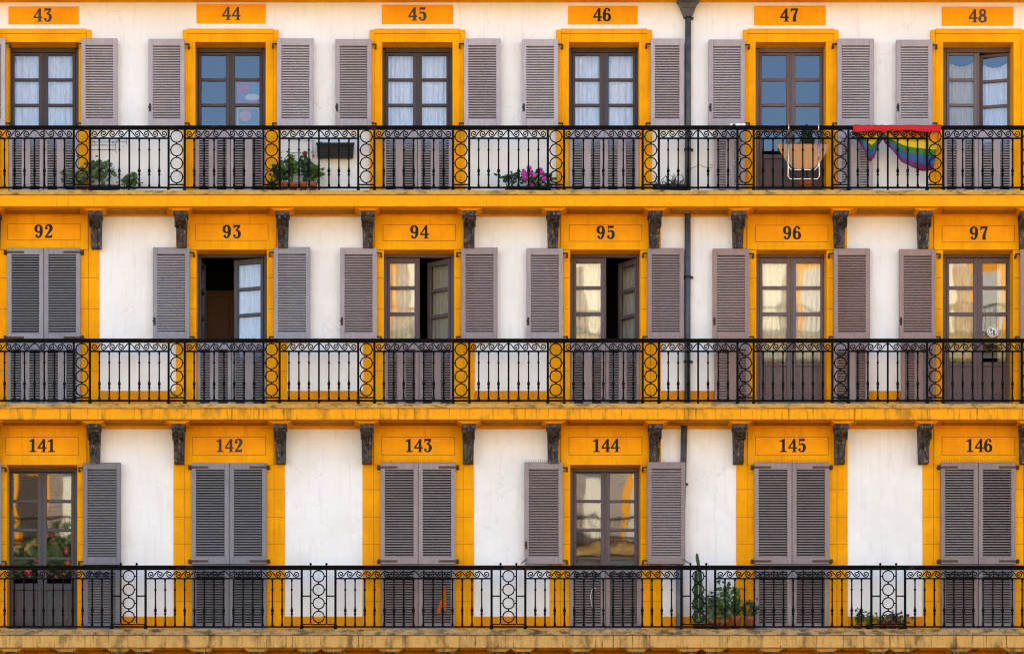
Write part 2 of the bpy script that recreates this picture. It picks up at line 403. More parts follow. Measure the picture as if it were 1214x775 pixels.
# balconies: slab, lip, soffit panels, brackets
def balcony(r, x0=-700, x1=1920):
    top, lip, low, bot = ROWS[r]['slab']
    fm = (M['fascia'], M['fascia_mid'], M['fascia_low'])[r]; sm = (M['stone'], M['stone'], M['stone_low'])[r]
    s = MB(); s.box(X(x0), X(x1), YS, 0, Z(bot, YS), Z(lip, YS))
    slab = s.build('balcony', fm, house, bevel=.012, seg=2)
    s = MB()
    zt, zl = Z(top, YS), Z(lip, YS)
    # worn stone edge: a strip with an uneven front
    n = 220; prev = None; vs = []; fs = []
    for k in range(n + 1):
        x = X(x0) + (X(x1) - X(x0)) * k / n
        e = YS - .028 + random.uniform(-.006, .008); d = random.uniform(-.006, .006)
        vs += [(x, e, zl + .001 + d * .5), (x, e, zt + d), (x, 0, zt + d * .3), (x, 0, zl)]
    for k in range(n):
        a = 4 * k; b = a + 4
        fs += [(a, b, b + 1, a + 1), (a + 1, b + 1, b + 2, a + 2), (a + 3, a, b, b + 3)]
    s.add(vs, fs); s.build('stone_lip', sm, slab)
    # lower fillet and the moulding where the slab meets the wall
    s = MB(); s.box(X(x0), X(x1), YS - .012, YS + .05, Z(bot, YS) - .004, Z(low, YS))
    s.build('fillet', fm, slab, bevel=.008)
    zsof = Z(bot, YS)
    zm = {0: 256, 1: 507.6, 2: 779}[r]
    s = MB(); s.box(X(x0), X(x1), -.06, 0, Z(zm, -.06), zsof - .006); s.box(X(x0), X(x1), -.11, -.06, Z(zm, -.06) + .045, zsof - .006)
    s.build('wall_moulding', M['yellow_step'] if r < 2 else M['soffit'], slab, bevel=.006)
    if r < 2:
        cc = ROWS[r + 1]['c']; ctr = sorted([c + d for c in cc for d in (-61, 60)])
    else: ctr = [p + d for p in (-73, 152.6, 378, 603.3, 829, 1053) for d in (-12, 16.5, 85, 151)] + [1266]
    zb = zsof
    s = MB()
    for a, b in zip([x0] + ctr, ctr + [x1]):
        if b - a > 30: s.box(X(a + 16), X(b - 16), YS + .14, -.14, zb - .022, zb + .01)
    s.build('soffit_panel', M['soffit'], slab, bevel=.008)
    for c in ctr:
        big = r < 2
        yf = YS + .06; x = X(c, yf); wt, wb = L(15), L(8.2)
        z0 = zb - .004; z1 = Z({0: 249.2, 1: 501.6, 2: 771.8}[r], yf)
        b = MB()
        b.hull([(x - wt, yf, z0), (x + wt, yf, z0), (x + wb, yf + .03, z1), (x - wb, yf + .03, z1)],
               [(x - wt, -.112, z0), (x + wt, -.112, z0), (x + wb, -.112, z1), (x - wb, -.112, z1)])
        cap = b.build('bracket_cap', M['yellow_step'] if big else M['fascia_low'], slab, bevel=.004)
        if r == 2: zbot = z1 - .5
        else: zbot = Z((294 if r == 0 else 549.2), -.15)
        h = z1 - zbot
        prof = [(-.45, 0), (-.455, -.05), (-.44, -.10), (-.385, -.2), (-.315, -.27), (-.25, -.34), (-.20, -.45), (-.175, -.58), (-.165, -.72), (-.175, -.86), (-.17, -1)]
        prof = [(y, z1 - .002 + q * h) for y, q in [(p[0], p[1] if p[1] > -.06 else p[1]) for p in prof]]
        loop = prof + [(-.018, zbot), (-.018, z1 - .002)]
        b = MB(); hw = L(6.9)
        tp = lambda z: hw * (1 - .16 * (z1 - z) / h)
        b.hull([(x - tp(z), y, z) for y, z in loop], [(x + tp(z), y, z) for y, z in loop])
        for q in (-1, 1):                             # side volutes
            cz, cy_ = z1 - .15, -.31
            b.hull([(x + q * hw * .9, cy_ + .085 * math.cos(a * PI / 8), cz + .085 * math.sin(a * PI / 8)) for a in range(16)], [(x + q * (hw + .006), cy_ + .07 * math.cos(a * PI / 8), cz + .07 * math.sin(a * PI / 8)) for a in range(16)])
        for q in (-.55, 0, .55):                      # raised flutes down the front
            lp = [(y - .012, z) for y, z in prof[2:]] + [(y + .01, z) for y, z in reversed(prof[2:])]
            b.hull([(x + q * hw - .014, y, z) for y, z in lp], [(x + q * hw + .014, y, z) for y, z in lp])
        b.box(x - hw - .016, x + hw + .016, -.475, -.1, z1 - .07, z1 - .004)
        b.build('bracket', M['bracket'], slab, bevel=.004)
for r in range(3): balcony(r)
# underside of the next balcony up, whose edge just enters the picture
s = MB(); s.box(X(-700), X(1920), -.55, 0, Z(-9, YS), Z(-26, YS)); s.box(X(-700), X(1920), -.07, 0, Z(1.6, -.07), Z(-9, YS) - .003)
s.build('upper_cornice', M['yellow'], house, bevel=.01)

# ------------------------------------------------------------------ house numbers
def ribbon(m, pts, x0, z0, h, y, seg=5):
    """stroke of changing width through [(x, z, width)], as a thin raised strip"""
    P = [(Vector((a, b)), w_) for a, b, w_ in pts]; out = []
    n = len(P)
    for i in range(n - 1):
        p0, p1, p2, p3 = (P[max(i - 1, 0)][0], P[i][0], P[i + 1][0], P[min(i + 2, n - 1)][0])
        for k in range(seg):
            t = k / seg
            q = .5 * (2 * p1 + (p2 - p0) * t + (2 * p0 - 5 * p1 + 4 * p2 - p3) * t * t + (3 * p1 - p0 - 3 * p2 + p3) * t ** 3)
            out.append((q, P[i][1] * (1 - t) + P[i + 1][1] * t))
    out.append(P[-1])
    l, r_ = [], []
    for i, (q, w_) in enumerate(out):
        d = out[min(i + 1, len(out) - 1)][0] - out[max(i - 1, 0)][0]; d.normalize(); nn = Vector((-d.y, d.x))
        w_ = w_ * 1.1 + .012; l.append(q + nn * w_ / 2); r_.append(q - nn * w_ / 2)
    for i in range(len(out) - 1):
        quad = [l[i], l[i + 1], r_[i + 1], r_[i]]
        m.hull([(x0 + p.x * h, y, z0 + p.y * h) for p in quad], [(x0 + p.x * h, y + .004, z0 + p.y * h) for p in quad])
def poly(m, pts, x0, z0, h, y):
    m.hull([(x0 + a * h, y, z0 + b * h) for a, b in pts], [(x0 + a * h, y + .004, z0 + b * h) for a, b in pts])
def disc(m, cx, cz, r, x0, z0, h, y): poly(m, [(cx + r * math.cos(a * PI / 7), cz + r * math.sin(a * PI / 7)) for a in range(14)], x0, z0, h, y)
def ringd(cx, cz, rx, ry, ws, wt): return [(cx + rx * math.cos(a), cz + ry * math.sin(a), wt + (ws - wt) * abs(math.cos(a)) ** 1.3) for a in [2 * PI * k / 12 for k in range(13)]]
def digit(m, ch, x0, z0, h, y):
    st = lambda p, dy=0: ribbon(m, p, x0, z0, h, y - dy)
    pl = lambda p, dy=.0004: poly(m, p, x0, z0, h, y - dy)
    dc = lambda a, b, r_: disc(m, a, b, r_, x0, z0, h, y - .0008)
    if ch == '1':
        pl([(.24, .03), (.44, .03), (.44, 1), (.37, 1), (.24, .93)]); pl([(.30, .98), (.06, .84), (.04, .76), (.26, .80)], .0008); pl([(.08, 0), (.60, 0), (.60, .065), (.46, .10), (.22, .10), (.08, .065)], 0)
    elif ch == '2':
        st([(.10, .74, .06), (.14, .89, .08), (.31, .96, .09), (.47, .88, .19), (.51, .72, .22), (.42, .52, .17), (.24, .28, .09), (.09, .08, .08)]); dc(.15, .74, .105)
        pl([(.04, 0), (.56, 0), (.61, .27), (.56, .27), (.50, .18), (.34, .17), (.16, .15), (.04, .07)])
    elif ch == '3':
        pl([(.08, .72), (.12, .72), (.16, .84), (.57, .84), (.60, 1), (.08, 1)]); st([(.55, .90, .09), (.42, .74, .10), (.26, .59, .08)], .0008)
        st([(.24, .58, .05), (.40, .575, .10), (.51, .44, .19), (.52, .28, .20), (.44, .09, .14), (.27, .035, .07), (.12, .10, .06)]); dc(.145, .19, .10)
    elif ch == '4':
        pl([(.36, .03), (.55, .03), (.55, 1), (.45, 1), (.36, .86)]); st([(.46, .97, .09), (.05, .34, .09)], .0008); pl([(.0, .26), (.66, .26), (.66, .375), (.0, .375)], .0012); pl([(.27, 0), (.65, 0), (.65, .055), (.27, .055)], 0)
    elif ch == '5':
        pl([(.11, 1), (.11, .83), (.53, .83), (.57, 1)]); pl([(.11, .50), (.165, .50), (.165, .9), (.11, .9)], .0008)
        st([(.13, .52, .05), (.29, .615, .09), (.46, .54, .18), (.515, .34, .21), (.45, .11, .15), (.28, .035, .07), (.12, .11, .06)]); dc(.145, .19, .10)
    elif ch in '96':
        pts = ringd(.30, .69, .205, .265, .19, .08); tail = [(.505, .70, .19), (.50, .40, .19), (.42, .14, .13), (.28, .035, .08), (.13, .09, .06)]
        f = (lambda p: p) if ch == '9' else (lambda p: (.61 - p[0], 1 - p[1], *p[2:]))
        st([f(p) for p in pts]); st([f(p) for p in tail], .0006); q = f((.15, .165)); dc(q[0], q[1], .098)
    elif ch == '7':
        pl([(.06, .70), (.10, .70), (.16, .84), (.60, .84), (.60, 1), (.06, 1)]); st([(.55, .90, .10), (.41, .58, .14), (.34, .30, .20), (.34, .0, .22)], .0008)
    elif ch == '8':
        st(ringd(.31, .745, .175, .21, .16, .085)); st(ringd(.31, .27, .225, .235, .19, .085), .0006)

SIGN1 = [(10, 93.3, 8, 29), (233, 315, 5.2, 28), (452.7, 537, 6, 28.6), (673.5, 756, 7.2, 29), (894, 979, 7, 30), (1116.5, 1201.5, 8.2, 30.5)]
for r, R in enumerate(ROWS):
    for i, c in enumerate(R['c']):
        num = str(R['num'][i])
        if r == 0: a, b, t, bt = SIGN1[i]
        elif r == 1: a, b, t, bt = c - 43, c + 43.5, 265.2 + i * .4, 284.8 + i * .5
        else: a, b, t, bt = c - 43.5, c + 43.5, 517.6, 539.2
        yb = 0.0 if r == 0 else -.0365
        yf = yb - .014
        lab = f"yellow number sign reading {num}, " + ("painted plate on the white wall above its door" if r == 0 else "framed panel above its door between two dark brackets")
        root = thing('number_sign', (X((a + b) / 2), yb, Z(bt)), lab, 'sign', 'house number signs')
        m = MB()
        if r == 0:
            m.pbox(a, b, t, bt, yf, yb - .0005)
            m.build('sign_panel', M['yellow_sign'], root, bevel=.004)
        else:
            m.pbox(a + .55, b - .55, t + .55, bt - .55, yf + .004, yb - .0005); m.build('sign_panel', M['yellow_sign'], root, bevel=.003)
            m = MB()
            for q in ((a, b, t, t + .5), (a, b, bt - .5, bt), (a, a + .5, t + .5, bt - .5), (b - .5, b, t + .5, bt - .5)): m.pbox(*q, yb - .006, yb - .0005)
            m.build('groove', M['joint'], root)
        faded = r == 0 and i in (0, 1, 2, 5) or num == '142'
        h = L(15.7); adv = .735 if len(num) == 2 else .70
        tw = (adv * (len(num) - 1) + .62) * h
        x0 = X((a + b) / 2) - tw / 2 - (.0 if r else L(1 if i in (0, 3, 4) else 0)); zb = Z((t + bt) / 2) - h / 2
        for k, ch in enumerate(num):
            m = MB(); digit(m, ch, x0 + k * adv * h, zb, h, (yf if r == 0 else yf + .004) - .0045)
            m.build('digit', M['ink_f'] if faded else M['ink'], root)

# ------------------------------------------------------------------ shutters
def shutter(a, b, t, bt, yf, mat, cols=1, label=None, hinge=None, latch=None, spikes=False, straps=None, hook=None, th=.075, foot=None):
    st = 5.2 if cols == 1 else 4.3
    m = MB(); y1 = yf + th
    zb = Z(bt, yf) if foot is None else foot
    zt = Z(t, yf); xa, xb = X(a, yf), X(b, yf); s5 = L(st)
    rt, rb = (L(8), L(8.5)) if cols == 1 else (L(10), L(5))
    m.box(xa, xa + s5, yf, y1, zb, zt); m.box(xb - s5, xb, yf, y1, zb, zt)
    m.box(xa + s5, xb - s5, yf + .001, y1 - .001, zt - rt, zt); m.box(xa + s5, xb - s5, yf + .001, y1 - .001, zb, zb + rb)
    fields = [(xa + s5, xb - s5)]
    if cols == 2:
        mid = (xa + xb) / 2; g = L(5.0)
        m.box(mid - g, mid + g, yf + .001, y1 - .001, zb + rb, zt - rt)
        fields = [(xa + s5, mid - g), (mid + g, xb - s5)]
    fr = m.build('shutter', mat, house, bevel=.004)
    if label: fr['label'] = label
    pitch = L(3.0); z = zb + rb; n = max(1, round((zt - rt - z) / pitch)); pitch = (zt - rt - z) / n
    for fa, fb in fields:
        m = MB()
        for k in range(n):
            zc = z + (k + .5) * pitch; j = random.uniform(-.0015, .0015); dz = pitch * (.63 if yf < -.13 else .42); d = .013 if yf < -.13 else .012
            if random.random() < .03: j += .004
            yo, yi = yf + .003 + j, yf + .067
            m.hull([(fa - .003, yo, zc - dz), (fa - .003, yo + .001, zc - dz + d), (fa - .003, yi, zc + dz), (fa - .003, yi, zc + dz - .009)],
                   [(fb + .003, yo, zc - dz), (fb + .003, yo + .001, zc - dz + d), (fb + .003, yi, zc + dz), (fb + .003, yi, zc + dz - .009)])
        m.build('louvres', mat, fr)
    if hinge:                                     # pin and arm on the yellow surround; hinge = +1 / -1 side
        e = xb if hinge > 0 else xa
        for zz in (zt - L(6), zb + L(4)) if foot is None else (zt - L(6),):
            q = MB(); q.box(min(e, e + hinge * L(6)), max(e, e + hinge * L(6)), yf + .01, yf + .03, zz - .011, zz + .011)
            q.box(e + hinge * L(5) - .012, e + hinge * L(5) + .012, yf + .005, -.03, zz - .055, zz - .012)
            q.build('hinge', M['blk'], fr, bevel=.003)
    if latch:
        q = MB(); e = (xa + L(2)) if latch < 0 else xb - L(2); zz = zb + L(22)
        q.box(e - .014, e + .014, yf - .018, yf - .0005, zz - .06, zz + .06); q.box(e - .03, e + .01, yf - .03, yf - .019, zz - .012, zz + .012)
        q.build('latch', M['blk'], fr, bevel=.003)
    if spikes:
        q = MB()
        q.box(xa, xb, yf + .01, yf + .03, zt + .0005, zt + .006)
        k = xa
        while k < xb: q.box(k, k + .004, yf + .012, yf + .016, zt + .006, zt + .006 + random.uniform(.03, .055)); k += L(2.1)
        q.build('bird_spikes', M['wire'], fr)
    if straps:                                    # rusty strap hinges, side = -1 left edge, +1 right edge
        for zz in (zt - L(5.2), zb + L(3.5)):
            q = MB(); e = xa if straps < 0 else xb
            q.box(*sorted((e + straps * L(.5), e - straps * L(20))), yf - .009, yf - .0005, zz - .016, zz + .016)
            fr2 = q.build('strap_hinge', M['rust'], fr, bevel=.003)
            q = MB(); q.box(*sorted((e + straps * L(.6), e + straps * L(4))), yf - .016, -.03, zz - .028, zz + .028); q.build('hinge', M['blk'], fr, bevel=.004)
    if hook:
        q = MB(); e = xa if hook < 0 else xb; zz = zb + L(4)
        q.tube([(e - hook * L(3), yf - .02, zz + .02), (e + hook * L(1), yf - .05, zz - .02), (e + hook * L(4.5), yf - .05, zz - .055)], .007, 5)
        q.build('stay_hook', M['blk'], fr)
    return fr

YO, YC = -.14, -.115
# top tier
for i, c in enumerate(C1):
    n = 43 + i
    if i == 0: shutter(-37, 6.3, 45.5, 149.8, YO, M['sh1'], hinge=1)
    else: shutter(c - 97.3, c - 54.4, 46 + .25 * i, 149.8, YO, M['sh1'], hinge=1, latch=-1)
    if i < 5: shutter(c + 55.2 - (10.5 if i == 0 else 0), c + (94.5 if i == 3 else 98.6) - (11 if i == 0 else 0), 45.6 + .1 * i, 149.8, YO, M['sh1'], hinge=-1)
    zf = ROWS[0]['zf'] + .02
    if n != 47:
        shutter(c - 41.4, c - .3, 153.5, 230, -.012, M['sh1'], 2, foot=zf)
        shutter(c + .3, c + 41.4, 153.5, 230, -.012, M['sh1'], 2, foot=zf)
    else:
        shutter(c - 90, c - 54.4, 153.5, 230, YO, M['sh1'], 2, foot=zf); shutter(c + 56, c + 97, 153.5, 230, YO, M['sh1'], 2, foot=zf)
# middle tier
for i, c in enumerate(C2):
    mt = (M['sh2a'], M['sh2a'], M['sh2b'], M['sh2b'], M['sh2c'], M['sh2c'])[i]
    zf = ROWS[1]['zf'] + .02
    if i == 0:
        shutter(c - 43.4, c - .3, 293.6, 403.5, YC, mt, straps=-1, label='closed blue grey upper shutter under number 92'); shutter(c + .3, c + 43.4, 293.6, 403.5, YC, mt, straps=1, label='closed blue grey upper shutter under number 92')
        shutter(c - 43.4, c - .3, 404.2, 480, YC, mt, 2, foot=zf); shutter(c + .3, c + 43.4, 404.2, 480, YC, mt, 2, foot=zf)
        continue
    shutter(c - 93.4, c - 50, 292.6 + .5 * i, 402.8, YO, mt, hinge=1, latch=-1)
    shutter(c + 50, c + 93.2, 292.4 + .5 * i, 402.8, YO, mt, hinge=-1)
    if i < 4: shutter(c - 41.4, c - .3, 404, 480, -.012, mt, 2, foot=zf); shutter(c + .3, c + 41.4, 404, 480, -.012, mt, 2, foot=zf)
    else: shutter(c - 91, c - 50, 404, 480, YO, mt, 2, foot=zf); shutter(c + 50, c + 92, 404, 480, YO, mt, 2, foot=zf)
# lower tier
for i, c in enumerate(C3):
    mt = M['sh3a'] if i < 2 else M['sh3b']; zf = ROWS[2]['zf'] + .02
    if i == 0:
        shutter(c - 93, c - 48.5, 548, 668.6, YO, mt, hinge=1)
        shutter(c + 48.5, c + 93.3, 548, 669, YO, mt, hinge=-1); shutter(c + 49, c + 92, 670.5, 744, YO, mt, foot=zf, cols=1)
    elif i == 3:
        shutter(c - 96, c - 50.5, 548, 668, YO, mt, hinge=1, latch=-1, spikes=True, hook=-1); shutter(c + 49.6, c + 94.8, 547.4, 668, -.205, mt, hinge=-1, hook=1)
        shutter(c - 42.5, c - .3, 671, 744, YC + .06, mt, foot=zf); shutter(c + .3, c + 42.5, 671, 744, YC + .06, mt, foot=zf)
    else:
        sp = i >= 2
        shutter(c - 44.6, c - .3, 548.4, 668.3, YC, mt, straps=-1, spikes=sp); shutter(c + .3, c + 44.3, 548.4, 668.3, YC, mt, straps=1, spikes=sp)
        shutter(c - 44.2, c - .3, 669, 744, YC, mt, foot=zf); shutter(c + .3, c + 44, 669, 744, YC, mt, foot=zf)

# ------------------------------------------------------------------ French doors
YD = .285
def curtain(name_label, xa, xb, zt, zb, y, mat, sag=0.0, folds=5, rot=None):
    m = MB(); ph = random.uniform(0, 6)
    def fn(u, v):
        x = xa + (xb - xa) * u
        z = zt + (zb - zt) * v - sag * math.sin(PI * u) * (1 - v) * .5
        return (x, y + .012 * math.sin(folds * 2 * PI * u + ph + .6 * v) + .006 * math.sin(13 * u + 5 * v), z)
    m.grid(fn, 48, 10)
    if rot: m.rot(0, *rot)
    o = m.build('curtain', mat); tag(o, name_label, 'curtain', 'curtains behind the door panes')
    sol = o.modifiers.new('cloth', 'SOLIDIFY'); sol.thickness = .003
    return o

def french_door(r, i, mat, left=0, right=0, solid=True):
    R = ROWS[r]; c = R['c'][i]; zf = R['zf'] + .03; n = R['num'][i]
    m = MB(); top = R['dtop']
    m.pbox(c - 41.6, c - 37.6, top + 3.6, top + 10, YD, YD + .1)
    x0, x1 = X(c - 41.9, YD), X(c + 41.9, YD)
    m = MB(); f = L(4.0)
    m.box(x0, x0 + f, YD, YD + .1, zf, Z(top, YD)); m.box(x1 - f, x1, YD, YD + .1, zf, Z(top, YD)); m.box(x0 + f, x1 - f, YD, YD + .1, Z(top + 3.6, YD), Z(top, YD) + .05)
    door = m.build('french_door', mat, house, bevel=.005)
    yl = YD + .018; th = .05
    for side, ang in ((-1, left), (1, right)):
        lo, hi = (c - 37.7, c - .25) if side < 0 else (c + .25, c + 37.7)
        piv = (X(lo if side < 0 else hi, yl), yl + .02); a = ang if side < 0 else -ang
        so, si = 3.4, 5.2
        xa, xb = X(lo, yl), X(hi, yl)
        pa, pb = (xa + L(so), xb - L(si)) if side < 0 else (xa + L(si), xb - L(so))
        zt = Z(top + 4.2, yl)
        m = MB()
        m.box(xa, pa, yl, yl + th, zf, zt); m.box(pb, xb, yl, yl + th, zf, zt)
        rows = R['panes']; zs = [zt] + [Z(q, yl) for p in rows for q in p] + [zf]
        for k in range(0, len(zs) - 2, 2):
            m.box(pa, pb, yl + .001, yl + th - .001, zs[k + 1], zs[k])
        p0, p1 = R['panel']; zA, zB = Z(p0, yl), Z(p1, yl)
        zc = zs[-2]
        m.box(pa, pb, yl + .001, yl + th - .001, zA, zc); m.box(pa, pb, yl + .018, yl + th - .012, zB, zA); m.box(pa, pb, yl + .001, yl + th - .001, zf, zB)
        m.box(pa + L(3.5), pb - L(3.5), yl + .008, yl + .019, zB + L(3.5), zA - L(3.5))
        if side < 0: m.box(xb - .012, xb + .016, yl - .014, yl - .001, zf, zt)     # astragal
        m.rot(0, piv, a)
        m.build('door_leaf', mat, door, bevel=.005)
        g = MB()
        for p in rows: g.box(pa - .004, pb + .004, yl + .024, yl + .028, Z(p[1], yl) - .004, Z(p[0], yl) + .004)
        g.rot(0, piv, a); g.build('glass', M['glass'], door)
        if i in (2, 4) and side > 0 and not ang:
            k = MB(); k.lathe([(.0, 0), (.012, .0), (.012, .05), (0, .05)], (X(c + 2.6, yl), yl - .03, Z(R['panes'][3][0] + 8, yl)), 8); k.build('handle', M['blk'], door)
        yield side, pa, pb, Z(rows[0][0] - 1, yl), zc - .01, yl, piv, a

def doors(r, i, mat, left=0, right=0, cl=None, cr=None, what='', sag=0):
    R = ROWS[r]; n = R['num'][i]
    for side, pa, pb, zt, zb, yl, piv, a in french_door(r, i, mat, left, right):
        cm = cl if side < 0 else cr
        if cm:
            mat_, w_ = cm
            curtain(f"{w_} curtain in the {'left' if side < 0 else 'right'} door leaf below number {n}", pa - .012, pb + .012, zt - (.10 if sag else 0), zb, yl + .068, M[mat_], sag, random.choice((4, 5, 6)), (piv, a))
doors(0, 0, M['dr1'], cl=('cw', 'pale blue white'), cr=('cw', 'pale blue white'))
doors(0, 1, M['dr1'])
doors(0, 2, M['dr1'], cl=('cl', 'white lace'), cr=('cl', 'white lace'))
doors(0, 3, M['dr1'], cl=('cl', 'white lace'), cr=('cl', 'white lace'))
doors(0, 4, M['dr2'])
doors(0, 5, M['dr2'], 0, math.radians(17), ('cb', 'beige sagging'), ('cw', 'white sagging'), sag=.14)
doors(1, 1, M['dr3'], math.radians(86), math.radians(20), None, ('cw', 'white'))
doors(1, 2, M['dr4'], 0, math.radians(44), ('cc', 'cream pleated'), ('cy', 'greyish cream'))
doors(1, 3, M['dr4'], 0, math.radians(58), ('cc', 'cream pleated'), ('cy', 'greyish cream'))
doors(1, 4, M['dr2'], 0, 0, ('cc', 'cream translucent'), ('cc', 'cream translucent'))
doors(1, 5, M['dr2'], 0, 0, ('cg', 'golden'), None)
doors(2, 0, M['dr3'])
doors(2, 3, M['dr4'])
# narrow golden curtain drawn to the side of the right leaf of 97
yl = YD + .09
curtain('narrow golden curtain drawn to one side of the right door leaf below number 97', X(1182, yl), X(1192, yl), Z(311, yl), Z(430, yl), yl, M['cg'], 0, 2)
# the brown inner door seen through the open leaf of 93
m = MB(); m.box(X(241, 2), X(277, 2), 2.0, 2.06, ROWS[1]['zf'], Z(344, 2)); m.box(X(246, 2), X(272, 2), 1.985, 1.999, ROWS[1]['zf'] + .2, Z(352, 2))
m.build('interior_door', M['brown'], house, bevel=.01)

# ------------------------------------------------------------------ railings
RH = L(75.5, YR)
def scroll(m, xc, zc, pit, d, hh, y=YR, r=.0092):
    """one running-scroll unit: an inward curl and a long tail to the next unit; d = direction"""
    q = [(-.80, -.44), (-.55, -.30), (-.28, .10), (-.12, .36), (.08, .45), (.28, .36), (.38, .10), (.30, -.16), (.10, -.27), (-.08, -.16), (-.10, .05), (.02, .18), (.14, .12), (.15, .0)]
    P = []
    for n_ in range(len(q) - 1):
        p0, p1, p2, p3 = (Vector(q[max(n_ - 1, 0)]), Vector(q[n_]), Vector(q[n_ + 1]), Vector(q[min(n_ + 2, len(q) - 1)]))
        for t_ in (0, .5): P.append(.5 * (2 * p1 + (p2 - p0) * t_ + (2 * p0 - 5 * p1 + 4 * p2 - p3) * t_ ** 2 + (3 * p1 - p0 - 3 * p2 + p3) * t_ ** 3))
    P.append(Vector(q[-1]))
    m.tube([(xc - d * p.x * pit, y, zc - p.y * hh) for p in P], r, 5)

def frieze(x0, x1, zt, zb, root, nu):
    m = MB(); mid = (x0 + x1) / 2; pit = (x1 - x0) / (2 * nu + .5); hh = zt - zb
    for k in range(nu):
        scroll(m, x0 + pit * (.45 + k), (zt + zb) / 2 + .004, pit, 1, hh)
        scroll(m, x1 - pit * (.45 + k), (zt + zb) / 2 + .004, pit, -1, hh)
    return m.build('scroll_frieze', M['iron'], root)

bal_cache = {}
def baluster(x, zt, zb, root, thick=1.0):
    key = (round(zt, 3), round(zb, 3), thick)
    if key not in bal_cache:
        h = zt - zb; k = thick
        prof = [(.019, 0), (.019, .03), (.013, .05), (.0125, h * .18), (.013, h * .235), (.021, h * .245), (.021, h * .262), (.014, h * .272), (.016, h * .30), (.024, h * .325), (.024, h * .345), (.015, h * .375), (.0115, h * .42),
                (.011, h * .755), (.018, h * .765), (.018, h * .79), (.011, h * .80), (.011, h * .95), (.016, h * .965), (.016, h)]
        b = MB(); b.lathe([(q * k, z) for q, z in prof], (0, 0, 0), 8)
        me_o = b.build('baluster', M['iron'], None, loc=(0, 0, 0)); bal_cache[key] = me_o.data; o = me_o
    else:
        o = bpy.data.objects.new('baluster', bal_cache[key]); C.objects.link(o)
    o.parent = root; o.location = (x - root.location.x, YR - root.location.y, zb - root.location.z)
    o.rotation_euler.z = random.uniform(0, 6); o.rotation_euler.y = random.uniform(-.004, .004)
    return o

def ring_column(x, zt, zs, root, rad, w_, zbar):
    m = MB()
    for z in zs:
        m.tube([(x + rad * math.cos(a), YR, z + rad * math.sin(a)) for a in [2 * PI * k / 20 for k in range(20)]], .0095, 6, True)
        for s_ in (-1, 1): m.box(*sorted((x + s_ * (rad + .004), x + s_ * w_)), YR - .008, YR + .008, z - .008, z + .008)
    for a, b in zip(zs, zs[1:]): m.box(x - .011, x + .011, YR - .012, YR + .012, b + rad - .002, a - rad + .002)
    m.box(x - .009, x + .009, YR - .009, YR + .009, zs[0] + rad, zt)
    m.box(x - .009, x + .009, YR - .009, YR + .009, zbar, zs[-1] - rad)
    m.box(x - w_, x + w_, YR - .011, YR + .011, zbar - .02, zbar)
    return m.build('ring_column', M['iron'], root)

def post(x, zt, zb, root, wd=.017, foot=True):
    m = MB(); m.box(x - wd, x + wd, YR - wd, YR + wd, zb, zt)
    if foot: m.box(x - wd - .008, x + wd + .008, YR - wd - .008, YR + wd + .008, zb, zb + .09)
    return m.build('post', M['iron'], root, bevel=.004)

def handrail(root, x0, x1, pt, pb):
    m = MB()
    zt, zb = Z(pt, YR), Z(pb, YR)
    m.box(x0, x1, YR - .036, YR + .036, zt - .028, zt); m.box(x0, x1, YR - .022, YR + .022, zb, zt - .028)
    return m.build('handrail', M['iron'], root, bevel=.007, seg=2)

for r in (0, 1):
    o = 0 if r == 0 else 252.2
    zf = ROWS[r]['zf']
    root = thing('balcony_railing', (X(607), YR, zf), 'black iron railing of scrolls and rings along the balcony of doors ' + ('43 to 48' if r == 0 else '92 to 97'), 'railing', 'wrought iron balcony railings')
    rc = [-15.3 + 112.4 * k for k in range(12)]
    xa, xb = X(rc[0] - 9.5, YR), X(rc[-1] + 9.5, YR)
    handrail(root, xa, xb, 149.4 + o, 154 + o)
    m = MB(); m.box(xa, xb, YR - .022, YR + .022, Z(223.5 + o, YR), Z(221.6 + o, YR)); m.build('lower_rail', M['iron'], root, bevel=.004)
    z_s, z_b = Z(165 + o, YR), Z(163.3 + o, YR)
    zbase = Z(221.7 + o, YR); zt = Z(153.8 + o, YR)
    for k, c in enumerate(rc):
        for s_ in (-1, 1): post(X(c + s_ * 9.6, YR), zt, zf - .01, root)
        ring_column(X(c, YR), zt, [Z(q + o, YR) for q in (161.9, 177.9, 193.8, 209.7)], root, L(7.0), L(9.4), Z(218.2 + o, YR))
        if k == len(rc) - 1: break
        a, b = X(c + 9.8, YR), X(rc[k + 1] - 9.8, YR)
        m = MB(); m.box(a, b, YR - .018, YR + .018, z_s, z_b); m.build('middle_rail', M['iron'], root, bevel=.004)
        frieze(a + .02, b - .02, Z(154.5 + o, YR), Z(163.1 + o, YR), root, 4)
        if k in (1, 3, 5, 7, 9): post((a + b) / 2, zt, zf - .01, root, .014, False)
        for j in range(7):
            if j == 3 and k in (1, 3, 5, 7, 9): continue
            baluster(X(c + 9.8 + 10.9 + j * 11.83, YR), z_s, zbase, root)
